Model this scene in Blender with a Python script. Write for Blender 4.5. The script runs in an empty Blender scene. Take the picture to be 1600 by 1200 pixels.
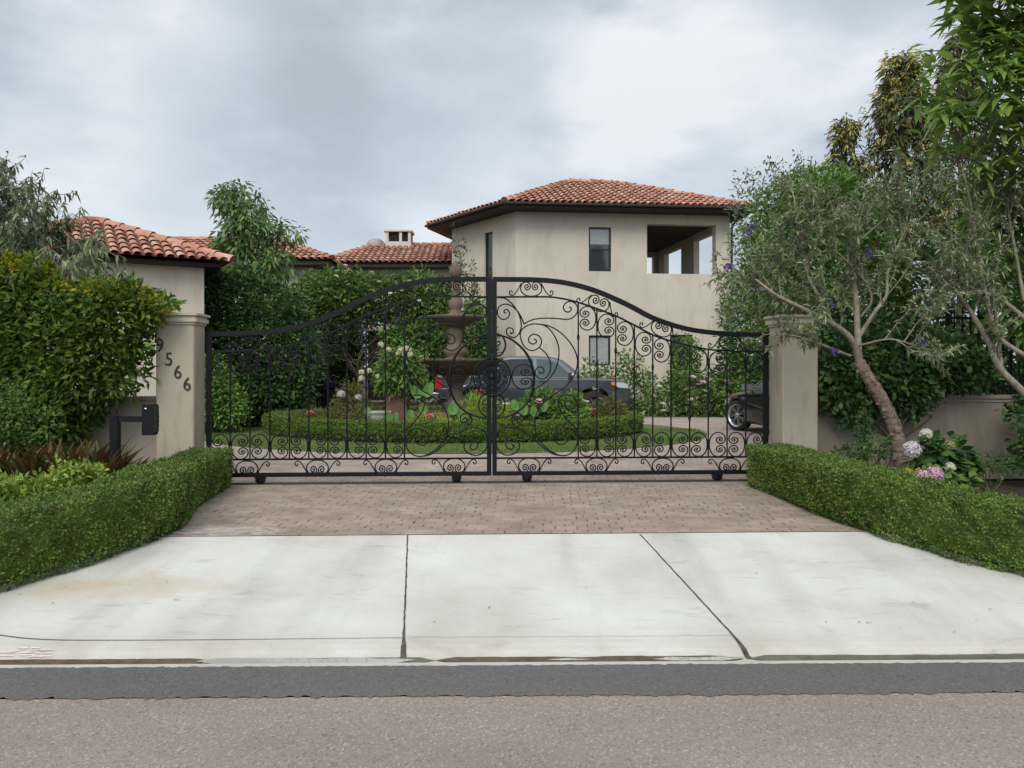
import bpy, math, random
import numpy as np
from mathutils import Vector
R = math.radians
scene = bpy.context.scene
COL = scene.collection

# ------------------------------------------------------------------ camera
CAMZ = 1.46
cam_d = bpy.data.cameras.new('camera')
cam = bpy.data.objects.new('camera', cam_d)
COL.objects.link(cam)
cam.location = (0, 0, CAMZ)
cam.rotation_euler = (R(90), 0, 0)
cam_d.sensor_width = 36.0
cam_d.lens = 27.0
cam_d.shift_x = 0.025
cam_d.shift_y = -0.0175
cam_d.clip_end = 3000
scene.camera = cam

# ------------------------------------------------------------------ world: overcast sky
SUN_EL, SUN_ROT = R(40), R(195)
world = bpy.data.worlds.new('World')
scene.world = world
world.use_nodes = True
wn, wl = world.node_tree.nodes, world.node_tree.links
wn.clear()
def wnode(t, **k):
    n = wn.new(t)
    for a, b in k.items():
        setattr(n, a, b)
    return n
sky = wnode('ShaderNodeTexSky', sky_type='NISHITA', sun_disc=False, sun_elevation=SUN_EL, sun_rotation=SUN_ROT)
tc = wnode('ShaderNodeTexCoord')
sep = wnode('ShaderNodeSeparateXYZ'); wl.new(tc.outputs['Generated'], sep.inputs[0])
def wmath(op, a, b=None, clamp=False):
    n = wnode('ShaderNodeMath', operation=op, use_clamp=clamp)
    for i, v in enumerate((a, b)):
        if v is None: continue
        if isinstance(v, (int, float)): n.inputs[i].default_value = v
        else: wl.new(v, n.inputs[i])
    return n.outputs[0]
zc = wmath('MAXIMUM', sep.outputs[2], 0.0)
cmap = wnode('ShaderNodeMapping'); wl.new(tc.outputs['Generated'], cmap.inputs['Vector'])
cmap.inputs['Scale'].default_value = (1.0, 1.0, 2.1); cmap.inputs['Rotation'].default_value = (0, R(-9), 0); cmap.inputs['Location'].default_value = (.35, .2, .62)
def wnoise(scale, detail, rough, dist):
    n = wnode('ShaderNodeTexNoise')
    wl.new(cmap.outputs[0], n.inputs['Vector'])
    n.inputs['Scale'].default_value = scale; n.inputs['Detail'].default_value = detail
    n.inputs['Roughness'].default_value = rough; n.inputs['Distortion'].default_value = dist
    return n.outputs['Fac']
n1 = wnoise(1.9, 7, 0.50, 0.2)
n2 = wnoise(5.0, 8, 0.55, 0.15)
def wspot(px, py, lo, hi, amt):
    # a broad lighter or darker bank of cloud; the edge is broken up by noise
    vd = wnode('ShaderNodeVectorMath', operation='DOT_PRODUCT')
    wl.new(tc.outputs['Generated'], vd.inputs[0])
    vd.inputs[1].default_value = Vector(((px-760)/1200, 1.0, (572-py)/1200)).normalized()
    jit = wmath('MULTIPLY', wmath('SUBTRACT', n2, .5), .055)
    sp = wnode('ShaderNodeMapRange', interpolation_type='SMOOTHSTEP'); wl.new(wmath('ADD', vd.outputs['Value'], jit), sp.inputs[0])
    sp.inputs[1].default_value = lo; sp.inputs[2].default_value = hi
    sp.inputs[3].default_value = 0.0; sp.inputs[4].default_value = amt
    return sp.outputs[0]
cl = wmath('ADD', n1, wmath('MULTIPLY', wmath('SUBTRACT', n2, .5), .72))
cl = wmath('ADD', cl, wspot(800, 230, .972, .988, .10))
cl = wmath('ADD', cl, wspot(1080, 170, .975, .992, .08))
cl = wmath('ADD', cl, wspot(640, 20, .972, .994, -.14))
cl = wmath('ADD', cl, wspot(440, 250, .985, .997, -.12))
cl = wmath('ADD', cl, wspot(200, 190, .975, .995, .08))
ramp = wnode('ShaderNodeValToRGB'); wl.new(cl, ramp.inputs[0])
e = ramp.color_ramp.elements
e[0].position = 0.30; e[0].color = (.405, .465, .535, 1)
e[1].position = 0.76; e[1].color = (.73, .785, .84, 1)
m_ = ramp.color_ramp.elements.new(0.46); m_.color = (.485, .56, .64, 1)
m_ = ramp.color_ramp.elements.new(0.60); m_.color = (.59, .66, .735, 1)
sc_ = wnode('ShaderNodeVectorMath', operation='SCALE')
wl.new(ramp.outputs[0], sc_.inputs[0])
zen2 = wmath('MULTIPLY', wmath('POWER', zc, 2.3), 6.0)
# the hidden sun brightens the cloud deck around it, behind the street
sv = wnode('ShaderNodeVectorMath', operation='DOT_PRODUCT'); wl.new(tc.outputs['Generated'], sv.inputs[0])
sv.inputs[1].default_value = (math.sin(SUN_ROT)*math.cos(SUN_EL), math.cos(SUN_ROT)*math.cos(SUN_EL), math.sin(SUN_EL))
glow = wmath('MULTIPLY', wmath('POWER', wmath('MAXIMUM', sv.outputs['Value'], 0.0), 3.0), 17.0)
zen3 = wmath('ADD', wmath('ADD', zen2, glow), 10.3)
wl.new(zen3, sc_.inputs[3])
mixs = wnode('ShaderNodeMix', data_type='RGBA')
mixs.inputs[0].default_value = 0.93
warm = wnode('ShaderNodeMix', data_type='RGBA', blend_type='MULTIPLY')
wl.new(wmath('MULTIPLY', zc, 1.15, True), warm.inputs[0]); wl.new(sc_.outputs[0], warm.inputs[6]); warm.inputs[7].default_value = (1.07, 1.0, .93, 1)
wl.new(sky.outputs[0], mixs.inputs[6]); wl.new(warm.outputs[2], mixs.inputs[7])
bg = wnode('ShaderNodeBackground'); bg.inputs[1].default_value = 0.10
wl.new(mixs.outputs[2], bg.inputs[0])
wo = wnode('ShaderNodeOutputWorld'); wl.new(bg.outputs[0], wo.inputs[0])

sun_d = bpy.data.lights.new('sun', 'SUN')
sun_d.energy = 1.5; sun_d.angle = R(25); sun_d.color = (1.0, .96, .90)
sun = bpy.data.objects.new('sun', sun_d); COL.objects.link(sun)
# SUN_ROT measured clockwise from +Y
sdir = Vector((math.sin(SUN_ROT)*math.cos(SUN_EL), math.cos(SUN_ROT)*math.cos(SUN_EL), math.sin(SUN_EL)))
sun.rotation_euler = sdir.to_track_quat('Z', 'Y').to_euler()

vs = scene.view_settings
vs.view_transform = 'Standard'; vs.look = 'None'; vs.gamma = 1.0; vs.exposure = 0.10
vs.use_curve_mapping = False

# ------------------------------------------------------------------ materials
def new_mat(name):
    m = bpy.data.materials.new(name); m.use_nodes = True
    nt = m.node_tree
    return m, nt, nt.nodes['Principled BSDF']
def setin(n, key, v):
    if isinstance(v, (tuple, list)) and len(v) == 3 and n.inputs[key].type == 'RGBA': v = (*v, 1)
    n.inputs[key].default_value = v
def noise_node(nt, scale, detail=5, rough=.55, vec=None, dist=0.0):
    n = nt.nodes.new('ShaderNodeTexNoise')
    setin(n, 'Scale', scale); setin(n, 'Detail', detail); setin(n, 'Roughness', rough); setin(n, 'Distortion', dist)
    if vec is not None: nt.links.new(vec, n.inputs['Vector'])
    return n
def ramp_node(nt, fac, stops):
    r = nt.nodes.new('ShaderNodeValToRGB')
    nt.links.new(fac, r.inputs[0])
    els = r.color_ramp.elements
    els[0].position, els[0].color = stops[0][0], (*stops[0][1], 1)
    els[1].position, els[1].color = stops[-1][0], (*stops[-1][1], 1)
    for p, c in stops[1:-1]:
        x = els.new(p); x.color = (*c, 1)
    return r
def mix_node(nt, fac, a, b, mode='MIX'):
    m = nt.nodes.new('ShaderNodeMix'); m.data_type = 'RGBA'; m.blend_type = mode
    for i, v in ((0, fac), (6, a), (7, b)):
        if isinstance(v, (int, float)): m.inputs[i].default_value = v
        elif isinstance(v, tuple): m.inputs[i].default_value = (*v, 1)
        else: nt.links.new(v, m.inputs[i])
    return m.outputs[2]
def bump_node(nt, h, strength, dist, bs):
    b = nt.nodes.new('ShaderNodeBump'); setin(b, 'Strength', strength); setin(b, 'Distance', dist)
    nt.links.new(h, b.inputs['Height']); nt.links.new(b.outputs[0], bs.inputs['Normal'])
def objvec(nt, scale=(1, 1, 1), rot=(0, 0, 0)):
    t = nt.nodes.new('ShaderNodeTexCoord'); m = nt.nodes.new('ShaderNodeMapping')
    m.inputs['Scale'].default_value = scale; m.inputs['Rotation'].default_value = rot
    nt.links.new(t.outputs['Object'], m.inputs['Vector'])
    return m.outputs[0]
def mat_noise(name, c1, c2, scale=4, rough=.8, bump=.2, bscale=60, metal=0.0, vecscale=(1, 1, 1), spec=.3, bdist=.01, coat=0.0, detail=6):
    m, nt, bs = new_mat(name)
    v = objvec(nt, vecscale)
    n = noise_node(nt, scale, detail, .6, v)
    r = ramp_node(nt, n.outputs['Fac'], [(.3, c1), (.7, c2)])
    nt.links.new(r.outputs[0], bs.inputs['Base Color'])
    setin(bs, 'Roughness', rough); setin(bs, 'Metallic', metal); setin(bs, 'Specular IOR Level', spec)
    if coat: setin(bs, 'Coat Weight', coat); setin(bs, 'Coat Roughness', .06)
    if bump:
        n2 = noise_node(nt, bscale, 4, .6, objvec(nt))
        bump_node(nt, n2.outputs['Fac'], bump, bdist, bs)
    return m
def mat_leaf(name, cols, trans=.25, rough=.5, nscale=1.6, vmin=.72, vmax=1.22, spec=.28, gain=None):
    if gain is None: gain = 1.0 if max(map(max, cols)) > .33 else 1.72
    cols = [(c[0]*gain*1.14, c[1]*gain*1.05, c[2]*gain*.88) if gain > 1.3 else c for c in cols]
    m, nt, bs = new_mat(name)
    g = nt.nodes.new('ShaderNodeNewGeometry')
    k = len(cols)
    r = ramp_node(nt, g.outputs['Random Per Island'], [((i + .0)/(k-1), c) for i, c in enumerate(cols)])
    n = noise_node(nt, nscale, 3, .5, objvec(nt))
    mr = nt.nodes.new('ShaderNodeMapRange')
    nt.links.new(n.outputs['Fac'], mr.inputs[0])
    mr.inputs[1].default_value = .3; mr.inputs[2].default_value = .7
    mr.inputs[3].default_value = vmin; mr.inputs[4].default_value = vmax
    hs = nt.nodes.new('ShaderNodeHueSaturation')
    nt.links.new(r.outputs[0], hs.inputs['Color']); nt.links.new(mr.outputs[0], hs.inputs['Value'])
    nt.links.new(hs.outputs[0], bs.inputs['Base Color'])
    setin(bs, 'Roughness', rough); setin(bs, 'Specular IOR Level', spec)
    if trans:
        tr = nt.nodes.new('ShaderNodeBsdfTranslucent'); nt.links.new(hs.outputs[0], tr.inputs[0])
        mx = nt.nodes.new('ShaderNodeMixShader'); mx.inputs[0].default_value = trans
        nt.links.new(bs.outputs[0], mx.inputs[1]); nt.links.new(tr.outputs[0], mx.inputs[2])
        nt.links.new(mx.outputs[0], nt.nodes['Material Output'].inputs[0])
    return m
def mat_plain(name, c, rough=.5, metal=0.0, spec=.5, coat=0.0, var=.12, scale=9):
    d = tuple(x*(1-var) for x in c); u = tuple(min(1, x*(1+var)) for x in c)
    return mat_noise(name, d, u, scale, rough, 0, metal=metal, spec=spec, coat=coat)

M = {}
# ---- street surfaces
def mat_asphalt(name, lo, mid, hi, patch):
    m, nt, bs = new_mat(name)
    v = objvec(nt)
    vo = nt.nodes.new('ShaderNodeTexVoronoi'); setin(vo, 'Scale', 95); nt.links.new(v, vo.inputs['Vector'])
    n0 = noise_node(nt, 85, 4, .7, v)
    big = noise_node(nt, 1.3, 5, .55, objvec(nt, (.5, 1.3, 1)))
    agg = ramp_node(nt, vo.outputs['Color'], [(0.0, lo), (.30, mid), (.70, mid), (1.0, hi)])
    base = mix_node(nt, .25, agg.outputs[0], mid)
    dk = ramp_node(nt, n0.outputs['Fac'], [(.30, (.45, .44, .43)), (.46, (1, 1, 1))])
    base = mix_node(nt, .8, base, dk.outputs[0], 'MULTIPLY')
    bigr = ramp_node(nt, big.outputs['Fac'], [(.25, patch), (.75, (1.1, 1.08, 1.05))])
    c = mix_node(nt, .8, base, bigr.outputs[0], 'MULTIPLY')
    sp = noise_node(nt, 45, 2, .5, v)
    spr = ramp_node(nt, sp.outputs['Fac'], [(.74, (0, 0, 0)), (.80, (.8, .8, .8))])
    c = mix_node(nt, spr.outputs[0], c, hi)
    nt.links.new(c, bs.inputs['Base Color'])
    setin(bs, 'Roughness', .9); setin(bs, 'Specular IOR Level', .25)
    bump_node(nt, vo.outputs['Distance'], .5, .006, bs)
    return m
M['asphalt'] = mat_asphalt('worn_asphalt', (.115, .094, .080), (.275, .232, .200), (.50, .45, .41), (.82, .81, .80))
M['asphalt_dark'] = mat_asphalt('newer_asphalt', (.055, .052, .050), (.124, .117, .114), (.20, .195, .19), (.86, .86, .87))

def mat_concrete(name):
    m, nt, bs = new_mat(name)
    v = objvec(nt)
    n1 = noise_node(nt, 1.1, 6, .6, v)
    c = ramp_node(nt, n1.outputs['Fac'], [(.28, (.47, .45, .39)), (.5, (.56, .545, .49)), (.72, (.63, .62, .57))]).outputs[0]
    st = noise_node(nt, 2.6, 6, .6, objvec(nt, (.7, 2.2, 1), (0, 0, .25)), 1.2)
    s = ramp_node(nt, st.outputs['Fac'], [(.58, (1, 1, 1)), (.72, (.80, .80, .80))])
    c = mix_node(nt, .9, c, s.outputs[0], 'MULTIPLY')
    sk = noise_node(nt, 9, 4, .6, objvec(nt, (.5, 3.2, 1), (0, 0, -.2)), .4)
    s2 = ramp_node(nt, sk.outputs['Fac'], [(.64, (1, 1, 1)), (.76, (.72, .72, .73))])
    c = mix_node(nt, .7, c, s2.outputs[0], 'MULTIPLY')
    # two pairs of faint tyre-darkened tracks running up the drive
    tm = objvec(nt, (1, 1, 1), (0, 0, .09)); tsx = nt.nodes.new('ShaderNodeSeparateXYZ'); nt.links.new(tm, tsx.inputs[0])
    wv = nt.nodes.new('ShaderNodeTexNoise'); setin(wv, 'Scale', 1.0); setin(wv, 'Detail', 4)
    mpv = nt.nodes.new('ShaderNodeMapping'); mpv.inputs['Scale'].default_value = (2.1, .22, 1); nt.links.new(tm, mpv.inputs[0]); nt.links.new(mpv.outputs[0], wv.inputs['Vector'])
    tk = ramp_node(nt, wv.outputs['Fac'], [(.50, (1, 1, 1)), (.66, (.84, .835, .825))])
    c = mix_node(nt, .85, c, tk.outputs[0], 'MULTIPLY')
    blot = noise_node(nt, 16, 5, .7, v); bl = ramp_node(nt, blot.outputs['Fac'], [(.66, (1, 1, 1)), (.78, (.80, .79, .77))])
    c = mix_node(nt, .6, c, bl.outputs[0], 'MULTIPLY')
    # tan water stain on the left slab
    sx = nt.nodes.new('ShaderNodeSeparateXYZ'); nt.links.new(v, sx.inputs[0])
    d = nt.nodes.new('ShaderNodeVectorMath'); d.operation = 'DISTANCE'
    mp = nt.nodes.new('ShaderNodeMapping'); mp.inputs['Scale'].default_value = (.6, 1.6, 0)
    nt.links.new(v, mp.inputs[0]); nt.links.new(mp.outputs[0], d.inputs[0]); d.inputs[1].default_value = (-2.75*.6, 5.52*1.6, 0)
    nz = noise_node(nt, 3, 5, .6, v)
    ad = nt.nodes.new('ShaderNodeMath'); ad.operation = 'ADD'
    nt.links.new(d.outputs['Value'], ad.inputs[0]); nt.links.new(nz.outputs['Fac'], ad.inputs[1])
    tr = ramp_node(nt, ad.outputs[0], [(.62, (1, 1, 1)), (1.0, (0, 0, 0))])
    tf = nt.nodes.new('ShaderNodeMath'); tf.operation = 'MULTIPLY'; tf.inputs[1].default_value = .8
    nt.links.new(tr.outputs[0], tf.inputs[0])
    c = mix_node(nt, tf.outputs[0], c, (.47, .39, .285))
    # grimy band along the rolled kerb
    yr = nt.nodes.new('ShaderNodeMapRange'); nt.links.new(sx.outputs[1], yr.inputs[0])
    yr.inputs[1].default_value = 4.95; yr.inputs[2].default_value = 4.55; yr.inputs[3].default_value = 0; yr.inputs[4].default_value = .75
    nk = noise_node(nt, 5, 5, .65, objvec(nt, (1, 4, 1)))
    mk = nt.nodes.new('ShaderNodeMath'); mk.operation = 'MULTIPLY'
    nt.links.new(yr.outputs[0], mk.inputs[0]); nt.links.new(nk.outputs['Fac'], mk.inputs[1])
    c = mix_node(nt, mk.outputs[0], c, (.36, .325, .255))
    nf = noise_node(nt, 180, 3, .6, v)
    fr = ramp_node(nt, nf.outputs['Fac'], [(.3, (.88, .88, .88)), (.7, (1.09, 1.09, 1.09))])
    c = mix_node(nt, 1.0, c, fr.outputs[0], 'MULTIPLY')
    nt.links.new(c, bs.inputs['Base Color'])
    setin(bs, 'Roughness', .85); setin(bs, 'Specular IOR Level', .25)
    bump_node(nt, nf.outputs['Fac'], .25, .003, bs)
    return m
M['concrete'] = mat_concrete('driveway_concrete')

def mat_pavers(name, c1, c2, mortar, w, h, joint, rot=0.09, jlo=.36, jhi=.54, stain=True):
    m, nt, bs = new_mat(name)
    v = objvec(nt, (1, 1, 1), (0, 0, rot))
    def mth(op, a_, b_=None):
        k = nt.nodes.new('ShaderNodeMath'); k.operation = op
        for i, q in enumerate((a_, b_)):
            if q is None: continue
            if isinstance(q, (int, float)): k.inputs[i].default_value = q
            else: nt.links.new(q, k.inputs[i])
        return k.outputs[0]
    wob = noise_node(nt, 6, 2, .5, v)
    sx = nt.nodes.new('ShaderNodeSeparateXYZ'); nt.links.new(v, sx.inputs[0])
    yy = mth('DIVIDE', mth('ADD', sx.outputs[1], mth('MULTIPLY', wob.outputs['Fac'], .012)), h)
    row = mth('FLOOR', yy)
    rowj = nt.nodes.new('ShaderNodeTexWhiteNoise'); rowj.noise_dimensions = '1D'; nt.links.new(row, rowj.inputs['W'])
    xx = mth('ADD', mth('DIVIDE', mth('ADD', sx.outputs[0], mth('MULTIPLY', wob.outputs['Fac'], .02)), w), mth('ADD', mth('MULTIPLY', row, .5), mth('MULTIPLY', rowj.outputs['Value'], .22)))
    fx = mth('FRACT', xx); fy = mth('FRACT', yy)
    cross = mth('LESS_THAN', fx, joint/w*1.25); along = mth('LESS_THAN', fy, joint/h*.55)
    cid = nt.nodes.new('ShaderNodeCombineXYZ'); nt.links.new(mth('FLOOR', xx), cid.inputs[0]); nt.links.new(row, cid.inputs[1])
    wn_ = nt.nodes.new('ShaderNodeTexWhiteNoise'); nt.links.new(cid.outputs[0], wn_.inputs['Vector'])
    nb = noise_node(nt, 1.1, 4, .6, v)
    jr = ramp_node(nt, nb.outputs['Fac'], [(jlo, (.12, .12, .12)), (jhi, (1, 1, 1))])
    nj = noise_node(nt, 23, 2, .5, v)
    jn = ramp_node(nt, nj.outputs['Fac'], [(.38, (.08, .08, .08)), (.60, (1, 1, 1))])
    raw = mth('MAXIMUM', cross, mth('MULTIPLY', along, .38))
    jf = nt.nodes.new('ShaderNodeMath'); jf.operation = 'MULTIPLY'
    nt.links.new(mth('MULTIPLY', raw, jn.outputs[0]), jf.inputs[0]); nt.links.new(jr.outputs[0], jf.inputs[1])
    nn = noise_node(nt, 2.5, 6, .65, v)
    class _B: pass
    brn = _B(); brn.outputs = {'Color': ramp_node(nt, wn_.outputs['Value'], [(0, c2), (1, c1)]).outputs[0]}
    br = _B(); br.outputs = {'Fac': raw}
    c = brn.outputs['Color']
    tone = ramp_node(nt, nn.outputs['Fac'], [(.3, (.74, .72, .71)), (.7, (1.20, 1.20, 1.19))])
    c = mix_node(nt, 1.0, c, tone.outputs[0], 'MULTIPLY')
    if stain:
        d = nt.nodes.new('ShaderNodeVectorMath'); d.operation = 'DISTANCE'
        mp = nt.nodes.new('ShaderNodeMapping'); mp.inputs['Scale'].default_value = (.75, 1.8, 0)
        nt.links.new(objvec(nt), mp.inputs[0]); nt.links.new(mp.outputs[0], d.inputs[0]); d.inputs[1].default_value = (-2.35*.75, 6.78*1.8, 0)
        sw = noise_node(nt, 3.2, 7, .62, objvec(nt, (.7, 2.4, 1), (0, 0, -.15)), 1.6)
        ad = nt.nodes.new('ShaderNodeMath'); ad.operation = 'ADD'
        nt.links.new(d.outputs['Value'], ad.inputs[0]); nt.links.new(sw.outputs['Fac'], ad.inputs[1])
        ms = ramp_node(nt, ad.outputs[0], [(.84, (1, 1, 1)), (1.0, (0, 0, 0))])
        sc = ramp_node(nt, sw.outputs['Fac'], [(.32, (.15, .105, .08)), (.45, (.30, .24, .20)), (.52, (.46, .42, .37)), (.60, (.27, .22, .19)), (.7, (.40, .36, .33))])
        c = mix_node(nt, ms.outputs[0], c, sc.outputs[0])
        inv = nt.nodes.new('ShaderNodeMath'); inv.operation = 'SUBTRACT'; inv.inputs[0].default_value = 1.0
        nt.links.new(ms.outputs[0], inv.inputs[1])
        jf2 = nt.nodes.new('ShaderNodeMath'); jf2.operation = 'MULTIPLY'
        nt.links.new(jf.outputs[0], jf2.inputs[0]); nt.links.new(inv.outputs[0], jf2.inputs[1]); jf = jf2
    c = mix_node(nt, jf.outputs[0], c, mortar)
    nt.links.new(c, bs.inputs['Base Color'])
    setin(bs, 'Roughness', .85); setin(bs, 'Specular IOR Level', .25)
    nf = noise_node(nt, 90, 3, .6, v)
    sb = nt.nodes.new('ShaderNodeMath'); sb.operation = 'SUBTRACT'
    nt.links.new(nf.outputs['Fac'], sb.inputs[0]); nt.links.new(br.outputs['Fac'], sb.inputs[1])
    bump_node(nt, sb.outputs[0], .35, .006, bs)
    return m
M['pavers'] = mat_pavers('driveway_pavers', (.345, .275, .222), (.285, .220, .175), (.045, .034, .026), .20, .115, .013)
M['court'] = mat_pavers('court_pavers', (.40, .325, .275), (.35, .285, .235), (.17, .13, .11), .30, .20, .010, rot=.2, stain=False)
M['soil'] = mat_noise('mulch_soil', (.035, .024, .016), (.085, .060, .040), 9, .95, .6, 40, bdist=.03)
M['mud'] = mat_noise('gutter_mud', (.055, .038, .022), (.14, .10, .062), 14, .55, .4, 60)
M['wet'] = mat_noise('wet_concrete', (.075, .066, .05), (.16, .145, .115), 9, .35, .2, 80)
M['crack'] = mat_noise('joint_dirt', (.030, .024, .020), (.13, .10, .085), 22, .9, 0)
M['crackstain'] = mat_noise('joint_stain', (.16, .135, .115), (.36, .33, .29), 10, .9, 0)
M['scuff'] = mat_noise('scuff_white', (.50, .30, .28), (.85, .84, .82), 13, .8, 0, vecscale=(.6, 3, 1))
m, nt, bs = new_mat('puddle_water')
setin(bs, 'Base Color', (.40, .39, .37)); setin(bs, 'Roughness', .02); setin(bs, 'Specular IOR Level', .9)
nb = noise_node(nt, 12, 2, .5, objvec(nt)); bump_node(nt, nb.outputs['Fac'], .03, .01, bs)
M['water'] = m

# ---- masonry etc.
def mat_stucco(name, base, stain, amount=.6):
    m, nt, bs = new_mat(name)
    v = objvec(nt)
    n1 = noise_node(nt, .7, 6, .6, v)
    hi = tuple(min(1, x*1.07) for x in base); lo = tuple(x*.92 for x in base)
    c = ramp_node(nt, n1.outputs['Fac'], [(.3, lo), (.7, hi)]).outputs[0]
    st = noise_node(nt, 2.2, 6, .65, objvec(nt, (1.6, 1.6, .45)), .6)
    s = ramp_node(nt, st.outputs['Fac'], [(.50, (0, 0, 0)), (.74, (1, 1, 1))])
    f = nt.nodes.new('ShaderNodeMath'); f.operation = 'MULTIPLY'; f.inputs[1].default_value = amount
    nt.links.new(s.outputs[0], f.inputs[0])
    c = mix_node(nt, f.outputs[0], c, stain)
    nt.links.new(c, bs.inputs['Base Color'])
    setin(bs, 'Roughness', .92); setin(bs, 'Specular IOR Level', .2)
    n3 = noise_node(nt, 70, 4, .6, v); bump_node(nt, n3.outputs['Fac'], .3, .006, bs)
    return m
M['stucco'] = mat_stucco('tower_stucco', (.56, .505, .415), (.40, .345, .27), .6)
M['stucco_wall'] = mat_stucco('garden_wall_stucco', (.235, .205, .158), (.14, .118, .09), .8)  # base colour darkened to include the tree shade over the right wall
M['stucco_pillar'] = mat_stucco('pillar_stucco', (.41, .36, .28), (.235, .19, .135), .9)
M['cap'] = mat_stucco('cap_stone', (.46, .41, .33), (.30, .26, .20), .6)
M['fount'] = mat_stucco('fountain_stone', (.155, .118, .086), (.07, .052, .038), .85)
M['greystone'] = mat_stucco('grey_stone', (.34, .32, .28), (.2, .19, .16), .6)
def mat_tile(name, cols):
    m, nt, bs = new_mat(name)
    g = nt.nodes.new('ShaderNodeNewGeometry')
    k = len(cols)
    r = ramp_node(nt, g.outputs['Random Per Island'], [(i/(k-1), c) for i, c in enumerate(cols)])
    n = noise_node(nt, 3, 5, .6, objvec(nt))
    t = ramp_node(nt, n.outputs['Fac'], [(.3, (.72, .70, .70)), (.7, (1.15, 1.12, 1.1))])
    c = mix_node(nt, 1.0, r.outputs[0], t.outputs[0], 'MULTIPLY')
    nt.links.new(c, bs.inputs['Base Color']); setin(bs, 'Roughness', .85); setin(bs, 'Specular IOR Level', .25)
    return m
M['tile'] = mat_tile('terracotta_tile', [(.38, .165, .105), (.46, .22, .15), (.53, .29, .205), (.42, .185, .12), (.57, .36, .27), (.31, .125, .085)])
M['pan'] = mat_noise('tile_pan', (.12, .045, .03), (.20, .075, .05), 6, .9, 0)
M['fascia'] = mat_noise('dark_fascia', (.018, .014, .012), (.032, .026, .022), 4, .6, 0)
M['iron'] = mat_noise('black_iron', (.0035, .0038, .005), (.007, .0075, .0095), 14, .45, .12, 200, spec=.22, bdist=.002)
M['railsteel'] = mat_noise('track_steel', (.02, .017, .015), (.06, .05, .045), 30, .55, 0, metal=.3)
M['digit'] = mat_plain('digit_bronze', (.035, .028, .022), .45, .4)
M['glass'] = mat_plain('window_glass', (.035, .045, .045), .04, 0, .8)
M['blind'] = mat_plain('pale_blind', (.30, .33, .31), .10, 0, .7)
M['frame'] = mat_plain('black_frame', (.012, .012, .013), .4)
M['white'] = mat_plain('white_paint', (.52, .48, .41), .7)
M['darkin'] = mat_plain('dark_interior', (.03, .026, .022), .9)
M['terra'] = mat_noise('terracotta_pot', (.13, .065, .045), (.21, .115, .085), 8, .85, 0)
M['bark'] = mat_noise('bark', (.085, .062, .046), (.20, .155, .12), 22, .9, .8, 55, vecscale=(1, 1, .35), bdist=.02)
M['bark_pale'] = mat_noise('pale_bark', (.16, .135, .10), (.36, .315, .25), 18, .9, .8, 55, vecscale=(1, 1, .5), bdist=.02)
M['bark_red'] = mat_noise('reddish_bark', (.12, .085, .058), (.32, .245, .18), 16, .9, .9, 50, vecscale=(1, 1, 1.6), bdist=.03)
M['stem'] = mat_plain('green_stem', (.07, .10, .03), .6)

# ---- foliage palettes (linear albedo)
M['box'] = mat_leaf('boxwood_leaf', [(.025, .055, .012), (.040, .082, .016), (.058, .108, .022), (.080, .130, .030), (.085, .085, .03)], .2, .42, 5.0, .6, 1.35)
M['box_new'] = mat_leaf('young_boxwood_leaf', [(.050, .090, .020), (.068, .115, .026), (.085, .130, .032)], .25, .5, 2.2, .85, 1.15)
M['vine'] = mat_leaf('vine_leaf', [(.022, .050, .012), (.036, .074, .015), (.058, .105, .018), (.090, .140, .022)], .22, .42, 1.4)
M['vine_dark'] = mat_leaf('dark_vine_leaf', [(.014, .040, .016), (.022, .055, .020), (.034, .075, .024), (.055, .100, .024)], .2, .40, 1.4)
M['yellow'] = mat_leaf('yellow_leaf', [(.20, .24, .02), (.32, .32, .025), (.42, .38, .03), (.16, .22, .025)], .4, .5, 2.0)
M['grey'] = mat_leaf('grey_green_leaf', [(.075, .105, .06), (.11, .145, .088), (.165, .20, .13), (.06, .092, .048)], .25, .55, 2.0, gain=1.65)
M['greydk'] = mat_leaf('dull_green_leaf', [(.040, .062, .038), (.060, .088, .054), (.090, .12, .075), (.125, .155, .105)], .22, .55, 2.0)
M['bright'] = mat_leaf('bright_leaf', [(.062, .115, .028), (.092, .155, .040), (.130, .20, .055), (.052, .098, .030)], .48, .36, 1.2, .8, 1.2, gain=2.15)
M['darkev'] = mat_leaf('evergreen_leaf', [(.020, .038, .014), (.032, .052, .020), (.075, .060, .024), (.050, .075, .026)], .18, .45, 1.2)
M['newgrow'] = mat_leaf('new_growth_leaf', [(.26, .25, .07), (.31, .29, .09), (.20, .21, .06), (.30, .22, .08)], .45, .5, 2.0)
M['mid'] = mat_leaf('mid_green_leaf', [(.026, .062, .018), (.042, .088, .022), (.062, .115, .030), (.085, .14, .036)], .25, .45, 1.0)
M['mid2'] = mat_leaf('fresh_green_leaf', [(.045, .10, .025), (.070, .14, .032), (.10, .18, .042), (.055, .11, .03)], .3, .45, 1.2)
M['willow'] = mat_leaf('drooping_leaf', [(.040, .085, .030), (.060, .115, .040), (.090, .150, .052), (.032, .068, .026)], .28, .45, 1.4)
M['purple'] = mat_leaf('purple_leaf', [(.014, .010, .018), (.024, .016, .026), (.040, .024, .032)], .12, .5, 1.4, gain=1.25)
M['rust'] = mat_leaf('rust_leaf', [(.075, .030, .018), (.13, .055, .026), (.060, .070, .018), (.13, .13, .035), (.05, .022, .016), (.15, .085, .035)], .25, .4, 3, gain=1.25)
M['lime'] = mat_leaf('lime_leaf', [(.10, .17, .03), (.15, .23, .045), (.20, .28, .06), (.075, .13, .03)], .35, .5, 2.5)
M['ear'] = mat_leaf('elephant_ear_leaf', [(.10, .21, .055), (.14, .27, .075), (.18, .31, .085)], .4, .4, 5, .8, 1.2, gain=1.0)
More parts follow.
